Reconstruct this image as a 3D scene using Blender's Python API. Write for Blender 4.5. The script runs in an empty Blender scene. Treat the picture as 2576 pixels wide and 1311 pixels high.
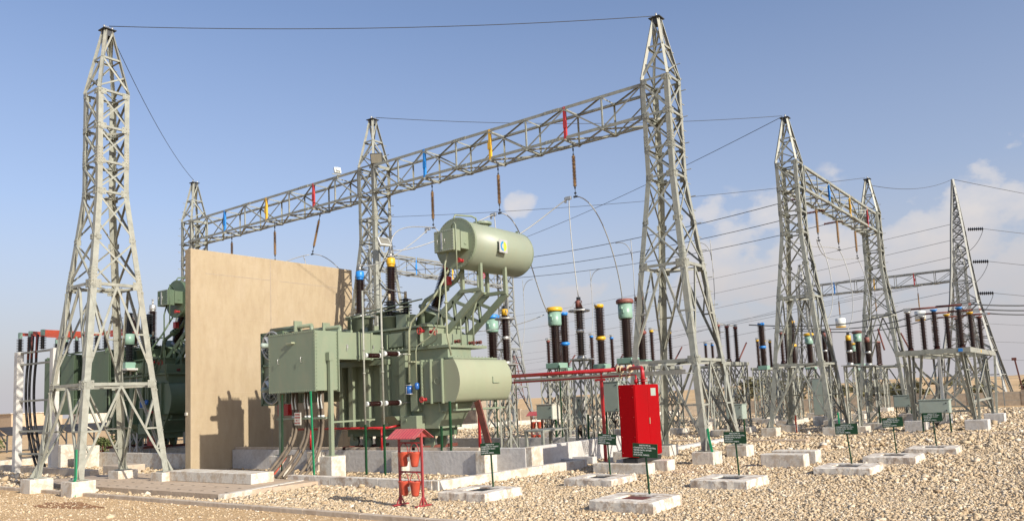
import bpy, math, random
import numpy as np
from mathutils import Vector, Matrix
random.seed(7)
R = math.radians
scene = bpy.context.scene
COL = scene.collection
V = Vector

# ------------------------------------------------------------------ camera
F_PX, CY_PX, ROLL, PITCH, YAW, EYE = 1998.8, 790.7, .04304, .10534, .63881, 2.0
fwd = V((math.cos(YAW)*math.cos(PITCH), math.sin(YAW)*math.cos(PITCH), math.sin(PITCH)))
rt = fwd.cross(V((0, 0, 1))).normalized()
up = rt.cross(fwd)
c_, s_ = math.cos(ROLL), math.sin(ROLL)
rt, up = rt*c_ - up*s_, rt*s_ + up*c_
cam = bpy.data.cameras.new('camera')
cam.sensor_width = 36
cam.lens = F_PX/2576*36
cam.shift_y = (CY_PX-655.5)/2576
cam.clip_start = .1
cam.clip_end = 6000
camo = bpy.data.objects.new('camera', cam)
camo.matrix_world = Matrix(((rt.x, up.x, -fwd.x, 0), (rt.y, up.y, -fwd.y, 0), (rt.z, up.z, -fwd.z, EYE), (0, 0, 0, 1)))
COL.objects.link(camo)
scene.camera = camo

# ------------------------------------------------------------------ materials
def nodes(name):
    m = bpy.data.materials.new(name); m.use_nodes = True
    nt = m.node_tree; nt.nodes.clear()
    o = nt.nodes.new('ShaderNodeOutputMaterial'); b = nt.nodes.new('ShaderNodeBsdfPrincipled')
    nt.links.new(b.outputs[0], o.inputs[0])
    return m, nt, b
def N(nt, t, **k):
    n = nt.nodes.new(t)
    for a, v in k.items():
        if a.startswith('i_'): n.inputs[a[2:].replace('_', ' ')].default_value = v
        else: setattr(n, a, v)
    return n
def ramp(nt, stops):
    r = nt.nodes.new('ShaderNodeValToRGB'); e = r.color_ramp.elements
    e[0].position, e[0].color = stops[0][0], (*stops[0][1], 1)
    e[1].position, e[1].color = stops[-1][0], (*stops[-1][1], 1)
    for p, c in stops[1:-1]:
        x = e.new(p); x.color = (*c, 1)
    return r
def coords(nt, scale=None):
    g = nt.nodes.new('ShaderNodeNewGeometry')
    if scale is None: return g.outputs['Position']
    mp = nt.nodes.new('ShaderNodeMapping'); mp.inputs['Scale'].default_value = scale
    nt.links.new(g.outputs['Position'], mp.inputs[0]); return mp.outputs[0]
def paint(name, col, rough=.5, metal=0., var=.18, vscale=2.5, dust=None, dustamt=.35, bump=.0, bscale=60, spec=.5, streak=False):
    col = tuple(c*.84 for c in col)
    if dust: dust = tuple(c*.84 for c in dust)
    m, nt, b = nodes(name)
    L = nt.links.new
    pos = coords(nt, (vscale, vscale, vscale*(.25 if streak else 1)))
    n = N(nt, 'ShaderNodeTexNoise'); n.inputs['Scale'].default_value = 1; n.inputs['Detail'].default_value = 6; n.inputs['Roughness'].default_value = .65
    L(pos, n.inputs['Vector'])
    lo = tuple(max(0, c*(1-var)) for c in col); hi = tuple(min(1, c*(1+var)) for c in col)
    r = ramp(nt, [(.3, lo), (.7, hi)]); L(n.outputs[0], r.inputs[0])
    out = r.outputs[0]
    if dust:
        n2 = N(nt, 'ShaderNodeTexNoise'); n2.inputs['Scale'].default_value = 1.7; n2.inputs['Detail'].default_value = 8; n2.inputs['Roughness'].default_value = .75
        L(coords(nt, (1, 1, .45)), n2.inputs['Vector'])
        r2 = ramp(nt, [(.45, (0, 0, 0)), (.72, (dustamt,)*3)]); L(n2.outputs[0], r2.inputs[0])
        mx = N(nt, 'ShaderNodeMix', data_type='RGBA'); L(r2.outputs[0], mx.inputs[0]); L(out, mx.inputs[6]); mx.inputs[7].default_value = (*dust, 1)
        out = mx.outputs[2]
    L(out, b.inputs['Base Color'])
    rr = N(nt, 'ShaderNodeMapRange'); rr.inputs[3].default_value = rough-.08; rr.inputs[4].default_value = min(1, rough+.12)
    L(n.outputs[0], rr.inputs[0]); L(rr.outputs[0], b.inputs['Roughness'])
    b.inputs['Metallic'].default_value = metal
    b.inputs['Specular IOR Level'].default_value = spec
    if bump:
        n3 = N(nt, 'ShaderNodeTexNoise'); n3.inputs['Scale'].default_value = bscale; n3.inputs['Detail'].default_value = 4
        L(coords(nt), n3.inputs['Vector'])
        bp = N(nt, 'ShaderNodeBump'); bp.inputs['Strength'].default_value = bump; bp.inputs['Distance'].default_value = .02
        L(n3.outputs[0], bp.inputs['Height']); L(bp.outputs[0], b.inputs['Normal'])
    return m
DUST = (.42, .34, .24)
M = {}
M['steel'] = paint('galvanised_steel', (.33, .34, .288), .5, .1, .22, 5, DUST, .3)
M['steel_far'] = paint('weathered_steel', (.28, .29, .27), .55, .1, .15, 2)
M['white_steel'] = paint('white_steel', (.62, .61, .57), .5, 0, .1, 2, DUST, .3)
M['green'] = paint('transformer_green', (.235, .285, .195), .42, 0, .07, 1.2, (.36, .33, .22), .42, bump=.12, bscale=9, streak=True)
M['green_dark'] = paint('transformer_green_dark', (.10, .155, .09), .5, 0, .15, 1.2, (.2, .2, .13), .3, streak=True)  # darker tone of the transformer green, for the second unit and frames
M['pale_green'] = paint('pale_green_paint', (.345, .375, .25), .42, 0, .05, 1.0, (.38, .34, .24), .4, bump=.08, bscale=6, streak=True)
M['cons'] = paint('tank_green', (.30, .345, .255), .42, 0, .05, 1.2, (.36, .33, .22), .38, bump=.08, bscale=6, streak=True)
M['mint'] = paint('mint_enamel', (.25, .42, .33), .35, 0, .06, 2, DUST, .2)
M['porcelain'] = paint('brown_porcelain', (.038, .014, .012), .2, 0, .25, 4, (.16, .10, .08), .22)
M['porcelain_black'] = paint('black_porcelain', (.018, .02, .024), .25, 0, .2, 3)
M['rod'] = paint('amber_polymer', (.36, .21, .075), .35, 0, .12, 3)
M['alu'] = paint('aluminium', (.55, .55, .52), .38, .6, .1, 5)
M['wire'] = paint('aluminium_wire', (.42, .42, .39), .5, .2, .1, 5)
M['dark_wire'] = paint('dark_wire', (.05, .055, .06), .6, 0, .1, 5)
M['yellow'] = paint('yellow_enamel', (.80, .46, .02), .4, 0, .08, 4, DUST, .15)
M['blue'] = paint('blue_enamel', (.02, .25, .72), .4, 0, .08, 4, DUST, .1)
M['red'] = paint('red_enamel', (.50, .035, .035), .4, 0, .1, 4, DUST, .15)
M['dull_red'] = paint('weathered_red_cap', (.22, .05, .04), .55, 0, .35, 8, DUST, .35)
M['cab_red'] = paint('cabinet_red', (.35, .002, .005), .45, 0, .08, 1.5, (.2, .012, .01), .2, spec=.07, streak=True)
M['pipe_red'] = paint('pipe_red', (.44, .012, .018), .35, 0, .1, 3, (.4, .2, .13), .15)
M['bucket_red'] = paint('bucket_red', (.62, .10, .055), .45, 0, .15, 5, (.35, .2, .12), .4)
M['rack_red'] = paint('rack_red', (.36, .045, .05), .45, 0, .12, 5, DUST, .2)
M['roof_red'] = paint('roof_red', (.50, .09, .10), .5, 0, .12, 8, DUST, .3)
M['orange'] = paint('busbar_orange', (.62, .10, .05), .5, 0, .1, 5)
M['rust'] = paint('rusty_tube', (.16, .045, .03), .6, 0, .3, 8)
M['dgreen'] = paint('dark_green_paint', (.004, .055, .016), .45, 0, .15, 4)
M['strip'] = paint('earth_strip_green', (.01, .27, .11), .4, 0, .15, 5)
M['letter'] = paint('white_lettering', (.75, .78, .74), .6, 0, .05, 5)
M['letter_red'] = paint('red_lettering', (.4, .05, .04), .6, 0, .05, 5)
M['black'] = paint('black_rubber', (.02, .02, .02), .6, 0, .2, 5)
M['cable'] = paint('dusty_cable', (.13, .10, .07), .7, 0, .25, 6, (.38, .3, .2), .5)
M['cream'] = paint('cream_enamel', (.66, .64, .55), .45, 0, .06, 3, DUST, .2)
M['grey_box'] = paint('grey_green_enamel', (.36, .43, .37), .45, 0, .06, 3, DUST, .2)
M['plate_grey'] = paint('pale_plate', (.50, .50, .48), .4, .1, .05, 3)
M['silica'] = paint('blue_silica', (.03, .13, .42), .25, 0, .1, 6)
M['brass'] = paint('cream_valve', (.55, .45, .28), .5, 0, .1, 6)
M['lamp_glass'] = paint('lamp_glass', (.30, .29, .24), .15, .2, .1, 6)
M['soil_box'] = paint('tan_block', (.56, .42, .28), .85, 0, .12, 3, bump=.3, bscale=20)
M['brick'] = paint('dusty_block', (.38, .31, .23), .9, 0, .2, 4, bump=.3, bscale=20)
M['shroud'] = paint('fan_shroud', (.12, .15, .12), .5, .1, .1, 3)
M['panel_dark'] = paint('solar_panel', (.045, .04, .035), .6, 0, .2, 2)

def concrete(name, base, stain, amt=.75, low=.5, sc=2.2, bump=.35, rough=.85):
    m, nt, b = nodes(name); L = nt.links.new
    n = N(nt, 'ShaderNodeTexNoise'); n.inputs['Scale'].default_value = sc; n.inputs['Detail'].default_value = 10; n.inputs['Roughness'].default_value = .72
    L(coords(nt, (1, 1, .8)), n.inputs['Vector'])
    r = ramp(nt, [(low, (0, 0, 0)), (low+.05, (amt*.55,)*3), (low+.2, (amt,)*3)]); L(n.outputs[0], r.inputs[0])
    n2 = N(nt, 'ShaderNodeTexNoise'); n2.inputs['Scale'].default_value = 9; n2.inputs['Detail'].default_value = 8; L(coords(nt), n2.inputs['Vector'])
    r2 = ramp(nt, [(.3, tuple(c*.86 for c in base)), (.7, tuple(min(1, c*1.05) for c in base))]); L(n2.outputs[0], r2.inputs[0])
    mx = N(nt, 'ShaderNodeMix', data_type='RGBA'); L(r.outputs[0], mx.inputs[0]); L(r2.outputs[0], mx.inputs[6]); mx.inputs[7].default_value = (*stain, 1)
    L(mx.outputs[2], b.inputs['Base Color']); b.inputs['Roughness'].default_value = rough; b.inputs['Specular IOR Level'].default_value = .25
    ad = N(nt, 'ShaderNodeMath', operation='ADD'); L(n.outputs[0], ad.inputs[0]); L(n2.outputs[0], ad.inputs[1])
    bp = N(nt, 'ShaderNodeBump'); bp.inputs['Strength'].default_value = bump; bp.inputs['Distance'].default_value = .03
    L(ad.outputs[0], bp.inputs['Height']); L(bp.outputs[0], b.inputs['Normal'])
    return m
M['white_conc'] = concrete('whitewashed_concrete', (.62, .58, .50), (.38, .28, .18), .8, .49, 4.5)
M['kerb_conc'] = concrete('stained_whitewash', (.68, .63, .54), (.30, .20, .125), .9, .49, 5)
M['slab_conc'] = concrete('dusty_concrete', (.50, .42, .325), (.34, .245, .16), .6, .5)
M['pit_conc'] = concrete('grey_render', (.55, .53, .50), (.38, .33, .27), .55, .52, 1.6)
M['cover_conc'] = concrete('trench_cover', (.47, .37, .27), (.38, .28, .19), .5, .5, 1.5)

# ground / gravel
def gravel_mat():
    m, nt, b = nodes('gravel'); L = nt.links.new
    v = N(nt, 'ShaderNodeTexVoronoi'); v.inputs['Scale'].default_value = 17; L(coords(nt), v.inputs['Vector'])
    v2 = N(nt, 'ShaderNodeTexVoronoi'); v2.inputs['Scale'].default_value = 34; L(coords(nt), v2.inputs['Vector'])
    sep = N(nt, 'ShaderNodeSeparateColor'); L(v.outputs['Color'], sep.inputs[0])
    r = ramp(nt, [(0, (.34, .25, .155)), (.35, (.46, .35, .23)), (.7, (.56, .45, .31)), (1, (.68, .57, .42))]); L(sep.outputs[0], r.inputs[0])
    n = N(nt, 'ShaderNodeTexNoise'); n.inputs['Scale'].default_value = .35; n.inputs['Detail'].default_value = 5; L(coords(nt), n.inputs['Vector'])
    r2 = ramp(nt, [(.35, (.86, .84, .82)), (.65, (1, 1, 1))]); L(n.outputs[0], r2.inputs[0])
    mu = N(nt, 'ShaderNodeMix', data_type='RGBA', blend_type='MULTIPLY'); mu.inputs[0].default_value = 1; L(r.outputs[0], mu.inputs[6]); L(r2.outputs[0], mu.inputs[7])
    L(mu.outputs[2], b.inputs['Base Color']); b.inputs['Roughness'].default_value = .9; b.inputs['Specular IOR Level'].default_value = .2
    ad = N(nt, 'ShaderNodeMath', operation='ADD'); L(v.outputs['Distance'], ad.inputs[0]); L(v2.outputs['Distance'], ad.inputs[1])
    bp = N(nt, 'ShaderNodeBump', invert=True); bp.inputs['Strength'].default_value = 1; bp.inputs['Distance'].default_value = .05
    L(ad.outputs[0], bp.inputs['Height']); L(bp.outputs[0], b.inputs['Normal'])
    return m
def stone_mat():
    m, nt, b = nodes('crushed_stone'); L = nt.links.new
    a = N(nt, 'ShaderNodeAttribute', attribute_name='tone')
    r = ramp(nt, [(0, (.33, .22, .13)), (.2, (.47, .355, .22)), (.6, (.575, .455, .295)), (.85, (.69, .585, .43)), (1, (.80, .74, .62))]); L(a.outputs['Fac'], r.inputs[0])
    n = N(nt, 'ShaderNodeTexNoise'); n.inputs['Scale'].default_value = 60; n.inputs['Detail'].default_value = 4; L(coords(nt), n.inputs['Vector'])
    r2 = ramp(nt, [(.3, (.8, .78, .76)), (.7, (1, 1, 1))]); L(n.outputs[0], r2.inputs[0])
    mu = N(nt, 'ShaderNodeMix', data_type='RGBA', blend_type='MULTIPLY'); mu.inputs[0].default_value = 1; L(r.outputs[0], mu.inputs[6]); L(r2.outputs[0], mu.inputs[7])
    L(mu.outputs[2], b.inputs['Base Color']); b.inputs['Roughness'].default_value = .85; b.inputs['Specular IOR Level'].default_value = .25
    return m
def sand_mat():
    m, nt, b = nodes('sand'); L = nt.links.new
    n = N(nt, 'ShaderNodeTexNoise'); n.inputs['Scale'].default_value = .05; n.inputs['Detail'].default_value = 8; n.inputs['Roughness'].default_value = .7; L(coords(nt), n.inputs['Vector'])
    r = ramp(nt, [(.3, (.54, .37, .19)), (.55, (.63, .44, .24)), (.75, (.69, .52, .32))]); L(n.outputs[0], r.inputs[0])
    n2 = N(nt, 'ShaderNodeTexNoise'); n2.inputs['Scale'].default_value = .55; n2.inputs['Detail'].default_value = 6; n2.inputs['Roughness'].default_value = .75; L(coords(nt), n2.inputs['Vector'])
    r2 = ramp(nt, [(.60, (0, 0, 0)), (.68, (.45,)*3)]); L(n2.outputs[0], r2.inputs[0])
    # scrub only out in the desert
    sx = N(nt, 'ShaderNodeSeparateXYZ'); L(coords(nt), sx.inputs[0])
    far = N(nt, 'ShaderNodeMapRange'); far.inputs[1].default_value = 62; far.inputs[2].default_value = 90; L(sx.outputs[0], far.inputs[0])
    ml = N(nt, 'ShaderNodeMath', operation='MULTIPLY'); L(r2.outputs[0], ml.inputs[0]); L(far.outputs[0], ml.inputs[1])
    mx = N(nt, 'ShaderNodeMix', data_type='RGBA'); L(ml.outputs[0], mx.inputs[0]); L(r.outputs[0], mx.inputs[6]); mx.inputs[7].default_value = (.16, .15, .07, 1)
    n3 = N(nt, 'ShaderNodeTexNoise'); n3.inputs['Scale'].default_value = 14; n3.inputs['Detail'].default_value = 8; n3.inputs['Roughness'].default_value = .8; L(coords(nt), n3.inputs['Vector'])
    r3 = ramp(nt, [(.35, (.78, .76, .74)), (.65, (1.0, 1.0, 1.0))]); L(n3.outputs[0], r3.inputs[0])
    mu = N(nt, 'ShaderNodeMix', data_type='RGBA', blend_type='MULTIPLY'); mu.inputs[0].default_value = 1; L(mx.outputs[2], mu.inputs[6]); L(r3.outputs[0], mu.inputs[7])
    L(mu.outputs[2], b.inputs['Base Color']); b.inputs['Roughness'].default_value = .95; b.inputs['Specular IOR Level'].default_value = .15
    bp = N(nt, 'ShaderNodeBump'); bp.inputs['Strength'].default_value = .8; bp.inputs['Distance'].default_value = .04
    L(n3.outputs[0], bp.inputs['Height']); L(bp.outputs[0], b.inputs['Normal'])
    return m
M['gravel'] = gravel_mat(); M['stone'] = stone_mat(); M['sand'] = sand_mat()
M['damp'] = paint('damp_soil', (.30, .14, .05), .9, 0, .3, 8, bump=.5, bscale=30)

def wall_mat():
    m, nt, b = nodes('tan_render'); L = nt.links.new
    n = N(nt, 'ShaderNodeTexNoise'); n.inputs['Scale'].default_value = .9; n.inputs['Detail'].default_value = 9; n.inputs['Roughness'].default_value = .65; L(coords(nt, (1, 1, .7)), n.inputs['Vector'])
    r = ramp(nt, [(.3, (.36, .285, .19)), (.5, (.38, .305, .20)), (.72, (.40, .325, .225))]); L(n.outputs[0], r.inputs[0])
    n2 = N(nt, 'ShaderNodeTexNoise'); n2.inputs['Scale'].default_value = 5; n2.inputs['Detail'].default_value = 7; n2.inputs['Roughness'].default_value = .7; L(coords(nt, (1, 1, .25)), n2.inputs['Vector'])
    r2 = ramp(nt, [(.34, (.91, .89, .87)), (.58, (1, 1, 1))]); L(n2.outputs[0], r2.inputs[0])
    mu = N(nt, 'ShaderNodeMix', data_type='RGBA', blend_type='MULTIPLY'); mu.inputs[0].default_value = 1; L(r.outputs[0], mu.inputs[6]); L(r2.outputs[0], mu.inputs[7])
    L(mu.outputs[2], b.inputs['Base Color']); b.inputs['Roughness'].default_value = .9; b.inputs['Specular IOR Level'].default_value = .2
    n3 = N(nt, 'ShaderNodeTexNoise'); n3.inputs['Scale'].default_value = 3; n3.inputs['Detail'].default_value = 10; L(coords(nt), n3.inputs['Vector'])
    bp = N(nt, 'ShaderNodeBump'); bp.inputs['Strength'].default_value = .35; bp.inputs['Distance'].default_value = .05
    L(n3.outputs[0], bp.inputs['Height']); L(bp.outputs[0], b.inputs['Normal'])
    return m
M['wall'] = wall_mat()
M['leaf'] = paint('bush_leaves', (.10, .13, .035), .7, 0, .4, 6)
M['scrub'] = paint('dry_scrub', (.15, .14, .06), .8, 0, .4, 3)

# ------------------------------------------------------------------ mesh builder
class MB:
    def __init__(s): s.v = []; s.f = []; s.sm = []
    def add(s, vs, fs, smooth=False):
        o = len(s.v); s.v += [V(p) for p in vs]
        for f in fs: s.f.append([i+o for i in f]); s.sm.append(smooth)
    def box(s, c, d, rot=None):
        x, y, z = d[0]/2, d[1]/2, d[2]/2
        vs = [V((i*x, j*y, k*z)) for i in (-1, 1) for j in (-1, 1) for k in (-1, 1)]
        if rot is not None: vs = [rot @ p for p in vs]
        s.add([p+V(c) for p in vs], [(0, 1, 3, 2), (4, 6, 7, 5), (0, 4, 5, 1), (2, 3, 7, 6), (0, 2, 6, 4), (1, 5, 7, 3)])
        return s
    def bx(s, x0, x1, y0, y1, z0, z1):
        return s.box(((x0+x1)/2, (y0+y1)/2, (z0+z1)/2), (abs(x1-x0), abs(y1-y0), abs(z1-z0)))
    def sweep(s, p, q, poly, u, w):
        p, q = V(p), V(q); n = len(poly)
        a = [p+u*x+w*y for x, y in poly]; b = [q+u*x+w*y for x, y in poly]
        s.add(a+b, [tuple(range(n-1, -1, -1)), tuple(range(n, 2*n))]+[(i, (i+1) % n, n+(i+1) % n, n+i) for i in range(n)])
    def bar(s, p, q, a, b=None, side=None):
        p, q = V(p), V(q); d = (q-p)
        if d.length < 1e-5: return s
        d.normalize(); b = b or a
        sd = V(side) if side is not None else (V((0, 0, 1)) if abs(d.z) < .9 else V((1, 0, 0)))
        u = d.cross(sd).normalized(); w = u.cross(d)
        s.sweep(p, q, [(-a/2, -b/2), (a/2, -b/2), (a/2, b/2), (-a/2, b/2)], u, w); return s
    def ang(s, p, q, w, t, nrm):      # angle section lying on a face with outward normal nrm
        p, q = V(p), V(q); d = (q-p).normalized(); n = V(nrm)
        u = n.cross(d).normalized(); n2 = d.cross(u)
        if n2.dot(n) < 0: n2 = -n2
        poly = [(-w/2, 0), (w/2, 0), (w/2, -t), (-w/2+t, -t), (-w/2+t, -w), (-w/2, -w)]
        s.sweep(p, q, poly, u, n2); return s
    def tube(s, pts, r, n=8, closed=False, smooth=True):
        pts = [V(p) for p in pts]; m = len(pts)
        rs = r if isinstance(r, (list, tuple)) else [r]*m
        vs = []; prev = None
        for i, p in enumerate(pts):
            if closed: d = (pts[(i+1) % m]-pts[i-1]).normalized()
            else: d = (pts[min(i+1, m-1)]-pts[max(i-1, 0)]).normalized()
            if prev is None:
                sd = V((0, 0, 1)) if abs(d.z) < .9 else V((1, 0, 0)); u = d.cross(sd).normalized()
            else:
                u = (prev-d*prev.dot(d)).normalized()
            prev = u; w = d.cross(u)
            vs += [p+(u*math.cos(2*math.pi*k/n)+w*math.sin(2*math.pi*k/n))*rs[i] for k in range(n)]
        fs = []
        for i in range(m if closed else m-1):
            j = (i+1) % m
            for k in range(n): fs.append((i*n+k, i*n+(k+1) % n, j*n+(k+1) % n, j*n+k))
        s.add(vs, fs, smooth)
        if not closed:
            o = len(s.v)-len(vs)
            s.f.append([o+k for k in range(n-1, -1, -1)]); s.sm.append(False)
            s.f.append([o+(m-1)*n+k for k in range(n)]); s.sm.append(False)
        return s
    def lathe(s, prof, base, axis=(0, 0, 1), n=16, smooth=True):
        a = V(axis).normalized(); sd = V((0, 0, 1)) if abs(a.z) < .9 else V((1, 0, 0))
        u = a.cross(sd).normalized(); w = a.cross(u); b = V(base); m = len(prof); vs = []
        for r, h in prof:
            vs += [b+a*h+(u*math.cos(2*math.pi*k/n)+w*math.sin(2*math.pi*k/n))*r for k in range(n)]
        fs = [(i*n+k, (i+1)*n+k, (i+1)*n+(k+1) % n, i*n+(k+1) % n) for i in range(m-1) for k in range(n)]
        s.add(vs, fs, smooth); o = len(s.v)-len(vs)
        s.f.append([o+k for k in range(n)]); s.sm.append(False)
        s.f.append([o+(m-1)*n+k for k in range(n-1, -1, -1)]); s.sm.append(False)
        return s
    def cyl(s, p, q, r, n=14):
        d = V(q)-V(p); return s.lathe([(r, 0), (r, d.length)], p, d, n, True)
    def bolts(s, pts, nrm, r=.012, h=.012):
        for p in pts: s.lathe([(r, 0), (r, h)], p, nrm, 6, False)
        return s
    def build(s, name, mat, parent=None, off=None, bevel=0):
        me = bpy.data.meshes.new(name)
        o3 = V(off) if off is not None else (root_loc(parent) if parent else V((0, 0, 0)))
        me.from_pydata([tuple(p-o3) for p in s.v], [], s.f)
        me.polygons.foreach_set('use_smooth', s.sm)
        me.materials.append(M[mat] if isinstance(mat, str) else mat)
        me.update()
        o = bpy.data.objects.new(name, me); COL.objects.link(o)
        if parent: o.parent = parent
        elif off is not None: o.location = o3
        if bevel:
            b = o.modifiers.new('bevel', 'BEVEL'); b.width = bevel; b.segments = 2; b.limit_method = 'ANGLE'; b.harden_normals = False
        return o
ROOTS = {}
def root_loc(o):
    while o.parent: o = o.parent
    return V(ROOTS.get(o.name, (0, 0, 0)))
def tag(o, label, cat, group=None):
    o['label'] = label; o['category'] = cat
    if group: o['group'] = group
    return o
def thing(name, label, cat, loc, group=None):
    o = bpy.data.objects.new(name, None); COL.objects.link(o); o.location = loc
    o.empty_display_size = .2
    ROOTS[o.name] = tuple(loc)
    return tag(o, label, cat, group)
def solo(name, mb, mat, label, cat, base, group=None, bevel=0):
    o = mb.build(name, mat, None, base, bevel); return tag(o, label, cat, group)
def struct(name, mb, mat, kind='structure'):
    o = mb.build(name, mat); o['kind'] = kind; return o
CH = {}
def copy_tree(o, parent=None):
    c = o.copy(); COL.objects.link(c)
    if parent: c.parent = parent; c.matrix_parent_inverse = o.matrix_parent_inverse
    for k in [x for x in list(COL.objects) if x.parent == o]: copy_tree(k, c)
    return c
def bez(p0, p1, p2, p3, n=18):
    p0, p1, p2, p3 = map(V, (p0, p1, p2, p3)); out = []
    for i in range(n+1):
        t = i/n; out.append(p0*(1-t)**3+p1*3*t*(1-t)**2+p2*3*t*t*(1-t)+p3*t**3)
    return out
def sag(p, q, s, n=20):
    p, q = V(p), V(q); return [p.lerp(q, i/n)-V((0, 0, 4*s*(i/n)*(1-i/n))) for i in range(n+1)]
def text_obj(name, lines, size, mat, parent, origin, xdir, zdir, lead=1.25, aligns=None, thick=.0015):
    """lettering standing on a board: xdir is the reading direction, zdir is up"""
    xd, zd = V(xdir), V(zdir); nd = xd.cross(zd)
    vs = []; fs = []
    for i, (tx, sz, al, wmax) in enumerate(lines):
        cu = bpy.data.curves.new('lettering', 'FONT'); cu.body = tx; cu.size = sz; cu.align_x = al; cu.extrude = thick; cu.offset = sz*.02; cu.resolution_u = 2
        ob = bpy.data.objects.new('lettering', cu); COL.objects.link(ob)
        bpy.context.view_layer.update()
        me = bpy.data.meshes.new_from_object(ob.evaluated_get(bpy.context.evaluated_depsgraph_get()))
        xs = [v.co.x for v in me.vertices]; w = (max(xs)-min(xs)) if xs else 1; k = min(1, wmax/w)
        o = len(vs); base = origin[i]
        for v in me.vertices: vs.append(V(base)+xd*v.co.x*k+zd*v.co.y+nd*v.co.z)
        for p in me.polygons: fs.append([a+o for a in p.vertices])
        bpy.data.objects.remove(ob); bpy.data.curves.remove(cu); bpy.data.meshes.remove(me)
    mb = MB(); mb.add(vs, fs); return mb.build(name, mat, parent)

# ------------------------------------------------------------------ sheds
def sheds(mb, base, axis, L, rc, rs, n, seg=14, alt=False):
    prof = [(rc, 0)]; p = L/n
    for i in range(n):
        z = i*p; r = rs if (not alt or i % 2 == 0) else rs*.88
        prof += [(rc, z+p*.25), (r, z+p*.42), (r, z+p*.55), (rc, z+p*.85)]
    prof.append((rc, L)); mb.lathe(prof, base, axis, seg, False)
    return mb

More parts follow.
